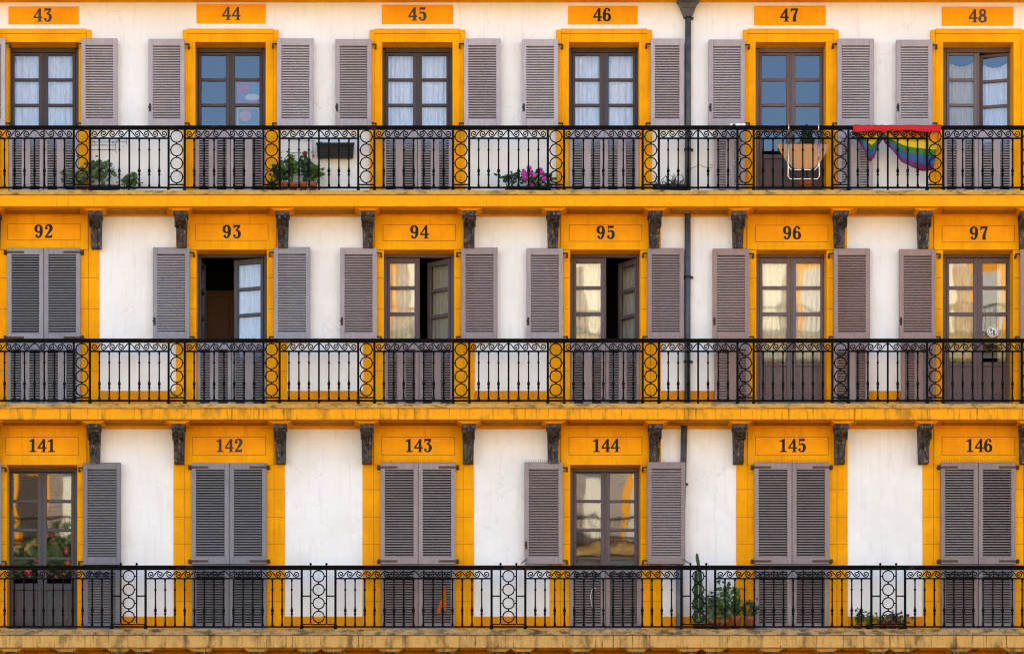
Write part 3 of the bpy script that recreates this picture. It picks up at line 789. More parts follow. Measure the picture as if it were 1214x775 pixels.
# lower railing
r = 2; zf = ROWS[2]['zf']
root = thing('balcony_railing', (X(607), YR, zf), 'black iron railing with wide ring panels along the balcony of doors 141 to 146', 'railing', 'wrought iron balcony railings')
rc = [-72.5 + 225.1 * k for k in range(7)]; rc[0] = -72.5
xa, xb = X(rc[0], YR), X(rc[-1], YR)
handrail(root, xa, xb, 670, 675.2)
m = MB(); m.box(xa, xb, YR - .02, YR + .02, Z(743.4, YR), Z(741.6, YR)); m.build('lower_rail', M['iron'], root, bevel=.004)
zt = Z(675, YR); z_s, z_b = Z(686.2, YR), Z(684.6, YR); zbase = Z(741.7, YR)
for k, c in enumerate(rc):
    for s_ in (-1, 1):
        post(X(c + s_ * 9.4, YR), zt, Z(739, YR), root, .011, False)
        post(X(c + s_ * 20, YR), zt, zf - .01, root, .018)
        m = MB(); m.box(*sorted((X(c + s_ * 9.8, YR), X(c + s_ * 19.6, YR))), YR - .012, YR + .012, Z(706.8, YR), Z(705.4, YR))
        m.box(*sorted((X(c + s_ * 9.8, YR), X(c + s_ * 19.6, YR))), YR - .01, YR + .01, Z(740.2, YR), Z(738.9, YR)); m.build('cross_bar', M['iron'], root)
        m = MB(); m.lathe([(.006, 0), (.016, .012), (.02, .026), (.012, .04), (.0, .046)], (X(c + s_ * 9.4, YR), YR, Z(670, YR)), 8); m.build('finial', M['iron'], root)
    ring_column(X(c, YR), zt, [Z(q, YR) for q in (682.6, 698.6, 714.6, 730.6)], root, L(6.6), L(9.2), Z(739, YR))
    if k == len(rc) - 1: break
    a, b = X(c + 20.2, YR), X(rc[k + 1] - 20.2, YR)
    m = MB(); m.box(a, b, YR - .018, YR + .018, z_s, z_b); m.build('middle_rail', M['iron'], root, bevel=.004)
    frieze(a + .03, b - .03, Z(676.2, YR), Z(684.4, YR), root, 8)
    nb = 15
    for j in range(nb): baluster(a + (b - a) * (j + 1) / (nb + 1), z_s, zbase, root)

# ------------------------------------------------------------------ rainwater pipe
root = thing('drainpipe', (X(815.5), -.075, ROWS[2]['zf']), 'dark metal rainwater pipe with a flared hopper running down the white wall', 'drainpipe')
yp = -.075
m = MB()
x = X(815.5, yp)
m.hull([(x - L(12.5), -.2, Z(1, yp)), (x + L(12.5), -.2, Z(1, yp)), (x + L(12.5), -.003, Z(1, yp)), (x - L(12.5), -.003, Z(1, yp))],
       [(x - L(12), -.19, Z(-8, yp)), (x + L(12), -.19, Z(-8, yp)), (x + L(12), -.003, Z(-8, yp)), (x - L(12), -.003, Z(-8, yp))])
lp = [(12.5, 1), (13.5, 2.4), (11, 5), (8.6, 11), (6.2, 17), (4.6, 21.5)]
for (a, t), (b, u) in zip(lp, lp[1:]):
    fa, fb = .075 + L(a) * .7, .075 + L(b) * .7
    m.hull([(x - L(a), -fa, Z(t, yp)), (x + L(a), -fa, Z(t, yp)), (x + L(a), -.003, Z(t, yp)), (x - L(a), -.003, Z(t, yp))],
           [(x - L(b), -fb, Z(u, yp)), (x + L(b), -fb, Z(u, yp)), (x + L(b), -.003, Z(u, yp)), (x - L(b), -.003, Z(u, yp))])
m.build('hopper', M['pipe'], root, bevel=.004)
m = MB(); m.tube([(X(815.8, yp), yp, Z(20, yp)), (X(815.4, yp), yp, Z(240, yp))], L(3.6), 14)
m.tube([(X(815.3, yp), yp, Z(246, yp)), (X(814.9, yp), yp, Z(490, yp))], L(3.6), 14); m.build('pipe', M['pipe'], root)
m = MB(); m.tube([(X(811.4, yp), yp, Z(498, yp)), (X(809, yp), yp, Z(600, yp)), (X(806, yp), yp, Z(668, yp))], L(3.7), 14); m.build('pipe', M['pipe'], root)
m = MB(); m.tube([(X(805.6, yp), yp, Z(669, yp)), (X(805.4, yp), yp, Z(760, yp))], L(4.2), 14); m.build('pipe', M['pipe2'], root)
for px, py in ((815.8, 23), (815.5, 179), (815.2, 330), (815, 430), (809.6, 575)):
    m = MB(); m.lathe([(L(3.7), 0), (L(4.6), .004), (L(4.6), .036), (L(3.7), .04)], (X(px, yp), yp, Z(py, yp)), 14)
    m.box(X(px, yp) + L(4), X(px, yp) + L(6.5), yp - .012, -.001, Z(py, yp) + .008, Z(py, yp) + .03)
    m.build('clamp', M['blk'], root)

# ------------------------------------------------------------------ plants and pots
def leaf_disc(m, p, nrm, size, n=6, long=1.0):
    nrm = Vector(nrm).normalized(); a = nrm.cross(Vector((random.uniform(-1, 1), random.uniform(-1, 1), random.uniform(-1, 1)))).normalized(); b = nrm.cross(a)
    P = Vector(p); pts = [P - nrm * size * .15]
    for k in range(n):
        q = 2 * PI * k / n; rr = size * (1 + .16 * math.cos(3 * q))
        pts.append(P + a * math.cos(q) * rr * long + b * math.sin(q) * rr)
    m.add(pts, [(0, 1 + k, 1 + (k + 1) % n) for k in range(n)], False)
def bush(root, cx, cy, z0, rx, ry, h, n, size, mat, name='foliage', stems=7, dense_top=.5):
    m = MB()
    tips = []
    for k in range(stems):
        a = random.uniform(0, 2 * PI); q = random.uniform(.2, 1)
        tips.append(Vector((cx + rx * q * math.cos(a), cy + ry * q * math.sin(a), z0 + h * random.uniform(.4, 1))))
        m.tube([(cx + random.uniform(-.05, .05), cy, z0), ((cx + tips[-1].x) / 2, cy, z0 + (tips[-1].z - z0) * .6), tips[-1]], [.007, .006, .004], 5)
    for k in range(n):
        t = random.choice(tips); s = rx * .38
        p = t + Vector((random.gauss(0, s), random.gauss(0, ry * .3), random.gauss(-.02, h * .16)))
        p.z = max(p.z, z0 - .05); p.y = min(max(p.y, cy - ry), min(cy + ry, -.03))
        leaf_disc(m, p, (random.uniform(-.7, .7), random.uniform(-1.2, -.1), random.uniform(.1, 1)), size * random.uniform(.6, 1.25))
    return m.build(name, mat, root)
def pot(root, cx, cy, z0, r0, h, mat, name='pot'):
    m = MB(); m.lathe([(r0 * .74, 0), (r0 * .92, h * .76), (r0 * 1.04, h * .78), (r0 * 1.04, h), (r0 * .9, h), (r0 * .86, h * .88), (0.001, h * .86)], (cx, cy, z0), 16)
    return m.build(name, mat, root)
def trough(root, x0, x1, y0, y1, z0, h, mat):
    m = MB(); d = .02
    m.hull([(x0 + d, y0 + d, z0), (x1 - d, y0 + d, z0), (x1 - d, y1 - d, z0), (x0 + d, y1 - d, z0)], [(x0, y0, z0 + h), (x1, y0, z0 + h), (x1, y1, z0 + h), (x0, y1, z0 + h)])
    m.box(x0 - .012, x1 + .012, y0 - .012, y0 + .006, z0 + h - .03, z0 + h + .004); m.box(x0 - .012, x1 + .012, y1 - .006, y1 + .012, z0 + h - .03, z0 + h + .004)
    m.box(x0 + .012, x1 - .012, y0 + .012, y1 - .012, z0 + h - .002, z0 + h + .002)
    return m.build('trough', mat, root, bevel=.004)
def flowers(root, pts, r, mat):
    for p in pts:
        m = MB()
        for k in range(16):
            q = Vector((random.gauss(0, 1), random.gauss(0, 1), random.gauss(0, 1))).normalized()
            leaf_disc(m, Vector(p) + q * r * random.uniform(.5, .9), q, r * .5, 5)
        m.build('flower', mat, root)
YP = -.29
z1 = ROWS[0]['zf'] + .004; z3 = ROWS[2]['zf'] + .004
def fl(px, py, y=YP - .06): return (X(px, y), y, Z(py, y))
# green geraniums by the door 43
t = thing('potted_plant', (X(97, YP), YP, z1), 'leafy green plant in a terracotta pot below the rings beside door 43', 'plant', 'potted plants on the balconies')
pot(t, X(97, YP), YP, z1, .085, .13, M['terra']); bush(t, X(96, YP), YP, z1 + .1, .22, .1, .32, 95, .036, M['leaf3']); flowers(t, [fl(74.5, 203)], .024, M['redp'])
t = thing('planter', (X(125, YP), YP, z1), 'dark trough with two leafy green geraniums on the top balcony near number 43', 'planter', 'planters on the balconies')
trough(t, X(108, YP), X(141, YP), YP - .09, YP + .09, z1, .12, M['plastic'])
bush(t, X(122, YP), YP, z1 + .12, .2, .1, .38, 130, .038, M['leaf3']); bush(t, X(150, YP), YP, z1 + .06, .15, .1, .24, 110, .034, M['leaf'])
# four terracotta geraniums and an agave
for k, px in enumerate((336.5, 347.5, 359.5, 371)):
    t = thing('potted_geranium', (X(px, YP), YP, z1), ('first', 'second', 'third', 'fourth')[k] + ' from the left of four terracotta geranium pots under the black window box', 'plant', 'terracotta geranium pots')
    pot(t, X(px, YP), YP, z1, L(4.9), .18, M['terra'])
    bush(t, X(px + (k - 1.5) * 1.5, YP), YP, z1 + .17, .12, .1, (.26, .38, .40, .28)[k], 110, .040, M['leaf'] if k % 2 else M['leaf2'])
    if k < 3: flowers(t, [(fl(342, 189), fl(361, 182.5), fl(371.5, 185))[k]], .022, M['redp'])
t = thing('potted_agave', (X(322, YP), YP, z1), 'dark spiky agave in a low pot behind the iron rings beside door 44', 'plant', 'potted plants on the balconies')
pot(t, X(322, YP), YP, z1, .1, .11, M['soil'])
def spiky(root, cx, cy, z0, n, ln, wd, mat, up=.5, name='blades'):
    m = MB()
    for k in range(n):
        a = 2 * PI * k / n + random.uniform(-.2, .2); e = random.uniform(up, 1.35); l = ln * random.uniform(.7, 1.1)
        d = Vector((math.cos(a) * math.cos(e), math.sin(a) * math.cos(e) * .6, math.sin(e))); sd = d.cross(Vector((0, 0, 1))).normalized()
        b = Vector((cx, cy, z0)); mid = b + d * l * .55; tip = b + d * l + Vector((0, 0, -l * .12))
        th = d.cross(sd) * wd * .18
        m.hull([b - sd * wd * .6, mid - sd * wd, tip, mid + sd * wd, b + sd * wd * .6], [b - sd * wd * .6 + th, mid - sd * wd + th, tip + th * .1, mid + sd * wd + th, b + sd * wd * .6 + th])
    return m.build(name, mat, root)
spiky(t, X(322, YP), YP, z1 + .1, 14, .24, .02, M['leaf2'], .3)
# empty black window box hung on the wall
t = thing('window_box', (X(397.5, -.1), -.002, Z(187)), 'empty black plastic window box hung on the white wall between doors 44 and 45', 'planter')
m = MB(); a, b = X(375.5, -.2), X(419.5, -.2); zt_, zb_ = Z(169.8, -.2), Z(185.4, -.2)
m.hull([(a, -.2, zt_), (b, -.2, zt_), (b - .012, -.19, zb_), (a + .012, -.19, zb_)], [(a, -.02, zt_), (b, -.02, zt_), (b - .012, -.03, zb_), (a + .012, -.03, zb_)])
m.build('trough', M['plastic'], t, bevel=.008)
m = MB(); m.box(a - .012, b + .012, -.215, -.199, zt_ - .03, zt_ + .005); m.box(a + .005, b - .005, -.205, -.196, Z(180.5, -.2), Z(179.3, -.2)); m.build('rim', M['blk'], t)
for px in (381, 413):
    m = MB(); m.box(X(px) - .01, X(px) + .01, -.22, -.001, zt_ + .006, zt_ + .018); m.box(X(px) - .01, X(px) + .01, -.018, -.002, zb_, zt_ + .006); m.build('bracket', M['blk'], t)
m = MB()
m.tube([(X(371), -.03, Z(167)), (X(371), -.03, Z(189))], .005, 5); m.tube([(X(343), -.03, Z(166)), (X(373), -.03, Z(168)), ], .004, 5); m.tube([(X(345), -.03, Z(182)), (X(373), -.03, Z(181))], .004, 5)
tag(m.build('wire_bracket', M['wire'], None), 'thin empty wire plant bracket on the wall beside the black window box', 'wire rack')
m = MB()
for q in (168.5, 173, 178.5): m.tube([(X(108), -.04, Z(q)), (X(150 if q < 170 else 137), -.04, Z(q))], .0045, 5)
m.tube([(X(138), -.04, Z(183)), (X(137), -.04, Z(172)), (X(141), -.04, Z(164))], .0045, 5); m.tube([(X(150), -.04, Z(172)), (X(150), -.04, Z(163))], .0045, 5)
for px in (112, 134): m.box(X(px) - .006, X(px) + .006, -.045, -.001, Z(169) - .006, Z(169) + .006)
tag(m.build('clothes_line', M['wire'], None), 'thin wire clothes airer fixed to the white wall beside door 43', 'wire rack')
# magenta geraniums
t = thing('planter', (X(632, YP), YP, z1), 'trough of bright magenta geraniums on the top balcony left of door 46', 'planter', 'planters on the balconies')
trough(t, X(600, YP), X(653, YP), YP - .09, YP + .09, z1, .1, M['plastic'])
bush(t, X(604, YP), YP, z1 + .1, .15, .09, .2, 60, .03, M['leaf2']); bush(t, X(634, YP), YP, z1 + .08, .2, .09, .26, 100, .032, M['leaf2']); bush(t, X(645, YP), YP, z1 + .06, .14, .09, .2, 40, .03, M['leaf'])
flowers(t, [fl(621, 204), fl(627.5, 199), fl(630, 204.5), fl(640.5, 202), fl(622, 211), fl(645.5, 212), fl(627, 220.5), fl(630, 221), fl(620.5, 206.5), fl(662, 222.5), fl(624.5, 207), fl(642, 205), fl(633.5, 208)], .046, M['pink'])
# dry planter by the pipe
t = thing('planter', (X(795, YP), YP, z1), 'dark trough of dry sparse twigs in front of the drainpipe', 'planter', 'planters on the balconies')
trough(t, X(774, YP), X(816, YP), YP - .09, YP + .09, z1, .13, M['plastic'])
m = MB()
for k in range(34):
    px = random.uniform(776, 814); x = X(px, YP); hh = random.uniform(.06, .2); dx = random.uniform(-.1, .1)
    if px < 790 and k % 5 == 0: hh = .32; dx *= .3
    m.tube([(x, YP + random.uniform(-.05, .05), z1 + .12), (x + dx * .4, YP, z1 + .12 + hh * .8), (x + dx, YP - .03, z1 + .12 + hh)], [.005, .004, .002], 4)
m.build('twigs', M['leafd'], t); bush(t, X(800, YP), YP, z1 + .12, .2, .08, .12, 60, .018, M['leaf2']); bush(t, X(779, YP), YP, z1 + .12, .08, .06, .06, 14, .02, M['redp'], 'flowers', 3)
m = MB(); m.tube([(X(814), -.03, Z(203)), (X(829), -.03, Z(196)), (X(836), -.03, Z(199)), (X(844), -.03, Z(199.5)), (X(845), -.03, Z(196.5)), (X(841), -.03, Z(196))], .004, 5)
tag(m.build('wire_hook', M['wire'], None), 'bent loose wire on the white wall behind the railing beside the drainpipe', 'wire')
# little device clamped on the handrail by 47
t = thing('rail_box', (X(875, YR), YR + .08, Z(150, YR)), 'small grey white box clamped on the handrail beside door 47', 'box')
m = MB(); m.pbox(866, 884, 146.2, 149.9, YR + .03, YR + .11); m.build('casing', M['white'], t, bevel=.006)
m = MB(); m.pbox(868.5, 872, 146.8, 149, YR + .024, YR + .0295); m.build('dial', M['rust'], t)
# folding table hung behind the bars
YT = -.40
t = thing('folding_table', (X(952, YT), YT, Z(213, YT)), 'half round tan folding table with chrome legs hung inside the railing before door 47', 'table')
m = MB(); pts = [(921, 170.6), (983, 170.6), (982, 176), (978, 184), (972, 193), (965, 199.5), (956, 202), (947, 201.5), (939, 198), (931, 190), (925, 180)]
m.hull([(X(a, YT), YT, Z(b, YT)) for a, b in pts], [(X(a, YT), YT + .025, Z(b, YT)) for a, b in pts]); m.build('table_top', M['tan'], t, bevel=.005)
yt = YT - .018
for y_, ptsr in ((yt, [(934.6, 150), (934.6, 190), (934.2, 209), (936.5, 212.4), (969, 212.4), (971.4, 209), (971, 190), (970, 150)]), (yt - .002, [(933.5, 186), (934.5, 197), (938, 201.4), (966, 201.4), (970, 197), (971, 186)])):
    m = MB(); m.tube([(X(a, y_), y_, Z(b, y_)) for a, b in ptsr], .0115, 8); m.build('leg', M['chrome'], t)
for px in (934.6, 970):
    m = MB(); m.tube([(X(px, YR), yt, Z(152, YR)), (X(px, YR), yt, Z(147.6, YR)), (X(px, YR), YR - .05, Z(147.6, YR)), (X(px, YR), YR - .055, Z(156, YR))], .009, 6); m.build('hook', M['chrome'], t)
t = thing('potted_conifer', (X(957, YP), YP + .06, z1), 'dark green conical shrub in a pot standing before door 47 behind the folding table', 'plant', 'potted plants on the balconies')
pot(t, X(957, YP), YP + .05, z1, .12, .2, M['terra'])
m = MB(); m.tube([(X(957, YP), YP + .05, z1 + .18), (X(957, YP), YP + .05, z1 + .95)], .012, 6); m.build('trunk', M['soil'], t)
m = MB()
for k in range(420):
    v = random.random() ** .8; rr = .20 * (1 - v) ** .8 + .02; a = random.uniform(0, 2 * PI); q = rr * random.uniform(.4, 1.1)
    leaf_disc(m, (X(957, YP) + q * math.cos(a), YP + .05 + .55 * q * math.sin(a), z1 + .45 + v * .62), (math.cos(a), math.sin(a) - .3, .5), .022, 5, 1.8)
m.build('foliage', M['leaf2'], t)
# rainbow flag draped over the handrail
m = MB()
bx = [(1011, 158), (1017, 162), (1022, 172), (1028, 187), (1033, 191), (1037, 186), (1042, 172), (1047, 164.5), (1052, 170), (1060, 181), (1070, 191), (1082, 197.5), (1095, 201), (1107, 201.5)]
tx = [1011, 1020, 1026, 1031, 1035, 1038, 1043, 1047, 1052, 1060, 1070, 1084, 1100, 1115.5]
nu = 52
def lerp(tab, u, k=None):
    q = u * (len(tab) - 1); i = min(int(q), len(tab) - 2); f = q - i
    A, B = tab[i], tab[i + 1]
    if k is not None: A, B = A[k], B[k]
    return A + (B - A) * f
rowsv = [('front', 156.4), ('front', 153.4), ('front', 150.2)] + [('top', q) for q in (0, 1)] + [('back', q / 20) for q in range(0, 21)]
vs = []
for kind, q in rowsv:
    for i in range(nu + 1):
        u = i / nu; bxx, byy = lerp(bx, u, 0), lerp(bx, u, 1); txx = lerp(tx, u)
        wob = .010 * math.sin(u * 23) + .006 * math.sin(u * 51 + 1)
        if kind == 'front': y = YR - .046 - .004 * math.sin(u * 31); p = (X(txx, YR), y, Z(q + ((1.1 * math.sin(u * 14 + .5) + .6 * math.sin(u * 37)) if q > 156 else .3 * math.sin(u * 9)), YR))
        elif kind == 'top': p = (X(txx, YR), YR - .03 + .07 * q, Z(148.8, YR) + .004 * math.sin(u * 40))
        else:
            px = txx + (bxx - txx) * q; py = 150.5 + (byy - 150.5) * q
            p = (X(px, YR), YR + .045 + (.012 + wob + .034 * math.sin(u * 38 + q * 4) + .02 * math.sin(u * 17 - q * 7)) * q, Z(py, YR))
        vs.append(p)
W = nu + 1; nr = len(rowsv)
off = len(m.v); m.v += vs
for j in range(nr - 1):
    q = rowsv[j][1] if rowsv[j][0] == 'back' else -1
    col = 0 if q < .07 else 1 if q < .28 else 2 if q < .46 else 3 if q < .64 else 4 if q < .83 else 5
    for i in range(nu): m.f.append([off + j * W + i, off + j * W + i + 1, off + (j + 1) * W + i + 1, off + (j + 1) * W + i]); m.mi.append(col); m.sm.append(True)
o = m.build('flag', [M[k] for k in ('f_red', 'f_or', 'f_ye', 'f_gr', 'f_bl', 'f_pu')], None)
tag(o, 'rainbow striped flag draped over the handrail between doors 47 and 48', 'flag')
sol = o.modifiers.new('cloth', 'SOLIDIFY'); sol.thickness = .003
# posters in the panes of 44 (plain coloured sheets)
yp = YD + .052
for lab, t_, b_, cols in (('magenta and blue poster with a white oval in a pane of door 44', 95.5, 122, ('p_red', 'p_blue')), ('yellow and blue poster with a pink round in a pane of door 44', 126.5, 151, ('p_yel', 'p_blue'))):
    root = thing('poster', (X(294, yp), yp, Z(b_, yp)), lab, 'poster', 'posters in the window of door 44')
    m = MB(); m.pbox(280.5, 308.5, t_, b_, yp, yp + .004); m.build('sheet', M[cols[0]], root)
    m = MB(); m.pbox(283.5, 306.5, t_ + 3, b_ - 3, yp - .0025, yp - .0005); m.build('print', M[cols[1]], root)
    m = MB()
    ctr, rx, rz = ((299, t_ + 20), 8.5, 4) if cols[0] == 'p_red' else ((291, t_ + 11), 7, 7)
    P = [(ctr[0] + rx * math.cos(k * PI / 9), ctr[1] + rz * math.sin(k * PI / 9)) for k in range(18)]
    m.hull([(X(a, yp), yp - .005, Z(b, yp)) for a, b in P], [(X(a, yp), yp - .003, Z(b, yp)) for a, b in P]); m.build('print', M['p_white' if cols[0] == 'p_red' else 'p_pink'], root)
    if cols[0] == 'p_red':
        m = MB(); P = [(290 + 6 * math.cos(k * PI / 7), t_ + 10 + 6.5 * math.sin(k * PI / 7)) for k in range(14)]
        m.hull([(X(a, yp), yp - .005, Z(b, yp)) for a, b in P], [(X(a, yp), yp - .003, Z(b, yp)) for a, b in P]); m.build('print', M['p_red'], root)
# round sticker in the pane of 97
yp = YD + .036
root = thing('sticker', (X(1177, yp), yp, Z(399.5, yp)), 'round white sticker with a dark ring and marks on the pane of door 97', 'sticker')
for nm, mat, rr, dy in (('disc', 'white', 6.6, 0), ('ring', 'wire', 5.6, .002), ('centre', 'white', 4.8, .004)):
    m = MB(); P = [(1177 + rr * math.cos(k * PI / 12), 393 + rr * math.sin(k * PI / 12)) for k in range(24)]
    m.hull([(X(a, yp), yp - dy - .0015, Z(b, yp)) for a, b in P], [(X(a, yp), yp - dy, Z(b, yp)) for a, b in P]); m.build(nm, M[mat], root)
m = MB(); yq = yp - .008
for q in ((1174, 1176, 389.5, 393), (1177, 1179.6, 391, 397), (1174.6, 1176.4, 394.4, 396.4)): m.pbox(*q, yq, yq + .002)
m.build('mark', M['wire'], root)

# lower balcony: cactus and pots
YQ = -.30
t = thing('potted_cactus', (X(829, YQ), YQ, z3), 'tall ribbed columnar cactus rising above the lower handrail beside the drainpipe', 'plant', 'potted plants on the balconies')
pot(t, X(829, YQ), YQ, z3, .1, .12, M['terra'])
def cactus(path, rad, mat, name):
    m = MB(); n = 14; rings = []
    for (a, b, y), r_ in zip(path, rad):
        x, z = X(a, y), Z(b, y)
        rings.append([(x + r_ * (1 - .2 * (k % 2)) * math.cos(2 * PI * k / n), y + r_ * (1 - .2 * (k % 2)) * math.sin(2 * PI * k / n), z) for k in range(n)])
    fs = [(i * n + k, i * n + (k + 1) % n, (i + 1) * n + (k + 1) % n, (i + 1) * n + k) for i in range(len(rings) - 1) for k in range(n)]
    fs.append(tuple((len(rings) - 1) * n + k for k in range(n))); m.add([p for q in rings for p in q], fs, False)
    return m.build(name, M[mat], t)
cactus([(831, 738, YQ), (831, 715, YQ), (830.5, 696, YQ), (829.8, 680, YQ), (828, 669, YQ), (827, 664, YQ), (826.3, 658, YQ), (826.2, 655.6, YQ)], [.034, .036, .031, .030, .024, .030, .024, .010], 'cactus', 'stem')
cactus([(825, 738, YQ + .07), (825, 715, YQ + .07), (825, 695, YQ + .07), (825.2, 680, YQ + .07), (825.5, 676, YQ + .07)], [.035, .037, .036, .030, .013], 'leaf2', 'stem')
for px, rad_, h_, lab, mt, n_, sz, hh, wd in (
    (846, .09, .16, 'broad pale green leafy plant in a pot between the cactus and number 145', 'leaf3', 130, .036, .42, .19),
    (858, .085, .16, 'bright green bushy plant standing left of the terracotta pot below number 145', 'leaf', 120, .034, .54, .15),
    (872, .085, .22, 'tall upright green plant in the terracotta pot left of the shutters of 145', 'leaf', 55, .03, .50, .08),
    (890, .082, .22, 'small green shoots in the last terracotta pot beside the shutters of 145', 'leaf2', 46, .026, .26, .10)):
    t = thing('potted_plant', (X(px, YQ), YQ, z3), lab, 'plant', 'potted plants on the balconies')
    pot(t, X(px, YQ), YQ, z3, rad_, h_, M['terra']); bush(t, X(px, YQ), YQ, z3 + h_ * .9, wd, .1, hh, n_, sz, M[mt])
    if px == 872: spiky(t, X(872, YQ), YQ, z3 + h_, 12, .45, .03, M['leaf2'], .8)
    if px == 890: spiky(t, X(886, YQ), YQ, z3 + h_, 6, .26, .03, M['leaf3'], .5)
t = thing('potted_agave', (X(834, YQ - .08), YQ - .08, z3), 'low grey green rosette plant at the foot of the tall cactus', 'plant', 'potted plants on the balconies')
pot(t, X(838, YQ), YQ - .06, z3, .07, .09, M['terra']); bush(t, X(836, YQ), YQ - .06, z3 + .09, .13, .06, .16, 50, .032, M['leaf3'])
for px, lab, mt, hh in ((1017, 'small green tufted plant, first in the row of pots by the ring panel', 'leaf2', .24), (1031, 'small dark bushy plant in the row of pots left of the lower ring panel', 'leaf', .18), (1047, 'low yellowish green succulent under the lower ring panel', 'leaf3', .18), (1058, 'low reddish succulent under the lower ring panel', 'leafd', .20), (1069, 'dark wiry plant ending the row of pots left of shutters 146', 'leaf2', .20)):
    t = thing('potted_succulent', (X(px, YQ), YQ, z3), lab, 'plant', 'small pots on the lower balcony')
    pot(t, X(px, YQ), YQ, z3, .06, .09, M['terra'] if px != 1031 else M['plastic']); bush(t, X(px, YQ), YQ, z3 + .08, .10, .08, hh, 60, .022, M[mt])
    if mt in ('leaf3', 'leafd'): bush(t, X(px, YQ), YQ - .04, z3 + .06, .09, .06, .1, 16, .02, M['redp'], 'flowers', 4)
# orange cloth hanging by the shutters of 143
yo = -.30
m = MB()
def fo(u, v): return (X(523 + 6 * u - (2.6 + 1.2 * math.sin(9 * v)) * (v > .45) * (1 - u) * 1.4, yo), yo + .01 * math.sin(8 * u + 3 * v), Z(699 + 29 * v - (6 * u if v > .8 else 0), yo))
m.grid(fo, 8, 12)
m.grid(lambda u, v: (X(523.5 + 4 * u, yo), yo - .012 - .006 * math.sin(7 * u), Z(694 + 14 * v, yo)), 6, 6)
o = m.build('hanging_cloth', M['orange'], None); tag(o, 'small orange cloth strip hanging behind the railing before the shutters of 143', 'cloth')
sol = o.modifiers.new('cloth', 'SOLIDIFY'); sol.thickness = .004
m = MB(); m.tube([(X(702, -.1), -.1, Z(720)), (X(700, -.1), -.1, Z(708)), (X(701.5, -.1), -.1, Z(700)), (X(705, -.1), -.1, Z(697)), (X(707, -.1), -.1, Z(699))], .006, 6)
tag(m.build('cord', M['white'], None), 'pale bent cord hanging on the closed lower shutter under number 144', 'cord')

# ------------------------------------------------------------------ square and the facing building (mirrored in the panes)
m = MB(); m.add([(-400, -400, 0), (400, -400, 0), (400, 400, 0), (-400, 400, 0)], [(0, 1, 2, 3)])
tag(m.build('ground', M['ground'], None, loc=(0, 0, 0)), kind='structure')
OB = -66.0
opp = thing('arcaded_building', (0, OB, 0), 'yellow and white balconied building across the square, mirrored in the door panes', 'building')
m = MB(); m.box(-32, 32, OB - 8, OB, 0, 29.5); m.build('wall', M['far_plaster'], opp)
m = MB(); m.box(-32.5, 32.5, OB - 8.4, OB + .8, 29.5, 30.0); m.build('roof', M['soffit'], opp)
for z in (4.6, 8.2, 11.7, 15.2, 18.7, 22.2, 25.7):
    m = MB(); m.box(-32, 32, OB, OB + .7, z - .22, z); m.box(-32, 32, OB, OB + .03, z, z + .25); m.build('balcony', M['stone_low'], opp)
    m = MB(); m.box(-32, 32, OB + .6, OB + .66, z + .98, z + 1.04); m.box(-32, 32, OB + .61, OB + .65, z + .1, z + .13)
    for k in range(-200, 201): m.box(k * .16 - .012, k * .16 + .012, OB + .61, OB + .64, z, z + .98)
    m.build('railing', M['iron'], opp)
    if 11 < z:
        for k in range(-10, 11):
            x = k * 2.95 + .4
            g = MB(); g.box(x - .66, x + .66, OB, OB + .06, z + .25, z + 2.75)
            fr = g.build('door_surround', M['yellow'], opp)
            g = MB(); g.box(x - .38, x + .38, OB + .0605, OB + .08, z + .25, z + 2.5); g.build('french_door', M['dr1' if k % 2 else 'cw'], fr)
            for s_ in (-1, 1):
                g = MB()
                for q in range(24): g.box(*sorted((x + s_ * .58, x + s_ * 1.1)), OB + .07, OB + .09, z + .3 + q * .095, z + .36 + q * .095)
                g.box(*sorted((x + s_ * .56, x + s_ * 1.12)), OB + .061, OB + .0695, z + .28, z + 2.6); g.build('shutter', M['sh1'], fr)
YF = OB + .9
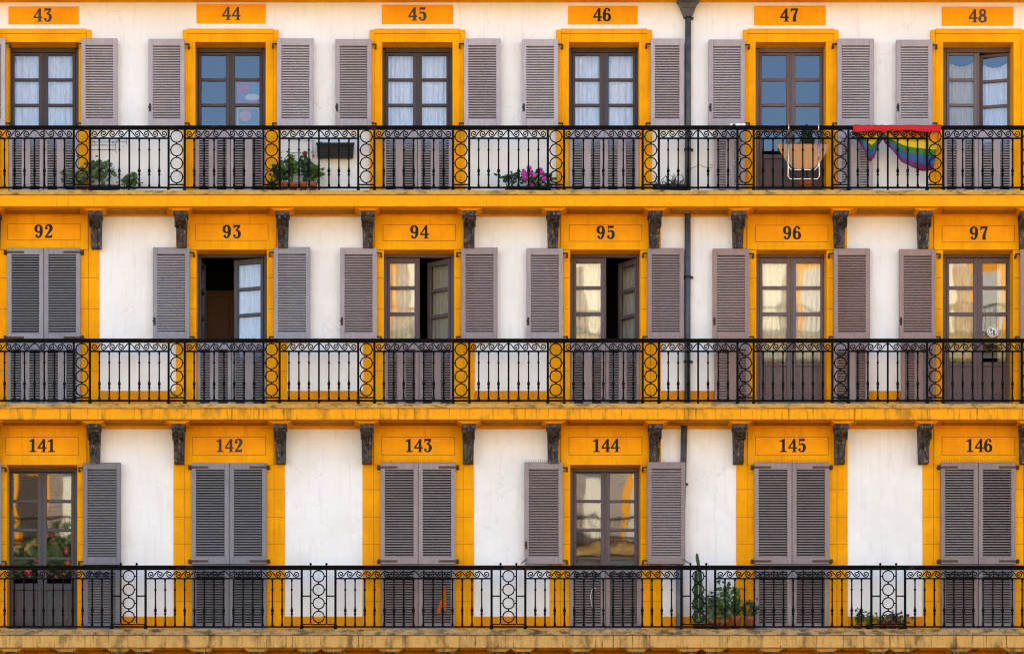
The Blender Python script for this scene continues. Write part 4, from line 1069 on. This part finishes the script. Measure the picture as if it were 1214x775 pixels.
for px, pz, n_ in ((-13.4, 17.6, 240), (-14.6, 16.9, 120), (3.4, 15.9, 60), (6.2, 16.0, 60)):
    t = thing('flowering_creeper', (px, YF, pz - .9), 'dark red flowered creeper hanging on the facing balcony across the square', 'plant', 'creepers on the facing balcony')
    m = MB()
    for k in range(n_):
        leaf_disc(m, (px + random.gauss(0, .6), YF + random.uniform(-.15, .25), pz + random.gauss(.3, .7)), (random.uniform(-.6, .6), 1, random.uniform(-.2, .8)), random.uniform(.09, .19))
    m.build('foliage', M['leaf2'], t)
    m = MB()
    for k in range(n_ // 14): leaf_disc(m, (px + random.gauss(0, .6), YF + .3, pz + random.gauss(.3, .7)), (random.uniform(-.6, .6), 1, .3), .08)
    m.build('blossom', M['redp'], t)
for k in range(-7, 7):
    g = MB(); x = k * 4.4; g.box(x + .5, x + 3.9, OB, OB + .02, 0, 3.9); g.build('arch_shade_panel', M['darkest'], opp)  # dark sheets on the wall stand in for shade inside the arcade
# ------------------------------------------------------------------ light
EL, AZ = math.radians(47), math.radians(158)      # sun behind the house: this front lies in open shade, the square beyond is sunlit
wd = bpy.data.worlds.new('World'); S.world = wd; wd.use_nodes = True
nt = wd.node_tree; bg = nt.nodes['Background']
sky = nt.nodes.new('ShaderNodeTexSky'); sky.sky_type = 'NISHITA'; sky.sun_disc = False
dirv = Vector((math.sin(AZ) * math.cos(EL), -math.cos(AZ) * math.cos(EL), math.sin(EL)))   # towards the sun
sky.sun_elevation = EL; sky.sun_rotation = math.atan2(dirv.x, dirv.y)
sky.air_density = 1.0; sky.dust_density = .5; sky.ozone_density = 2.6
nt.links.new(sky.outputs[0], bg.inputs[0]); bg.inputs[1].default_value = .07
sd = bpy.data.lights.new('sun', 'SUN'); sd.energy = 5.0; sd.angle = math.radians(.5); sd.color = (1, .80, .495)
so = bpy.data.objects.new('sun', sd); C.objects.link(so); so.rotation_euler = (-dirv).to_track_quat('-Z', 'Y').to_euler(); so.location = dirv * 60

# ------------------------------------------------------------------ camera
cd = bpy.data.cameras.new('camera'); co = bpy.data.objects.new('camera', cd); C.objects.link(co)
co.location = (XC, -DIST, ZC); co.rotation_euler = (PI / 2, 0, 0)
cd.sensor_width = 36; cd.sensor_fit = 'HORIZONTAL'; cd.lens = 36 * DIST / (1214 / PXM)
cd.shift_x = (607 - CX) / 1214; cd.shift_y = (CY - 387.5) / 1214
cd.clip_start = .5; cd.clip_end = 1500
S.camera = co
S.view_settings.view_transform = 'Standard'; S.view_settings.look = 'None'; S.view_settings.gamma = 1
S.view_settings.exposure = 3.08
S.cycles.use_denoising = True; S.cycles.filter_width = 1.15
S.cycles.max_bounces = 8; S.cycles.transparent_max_bounces = 16
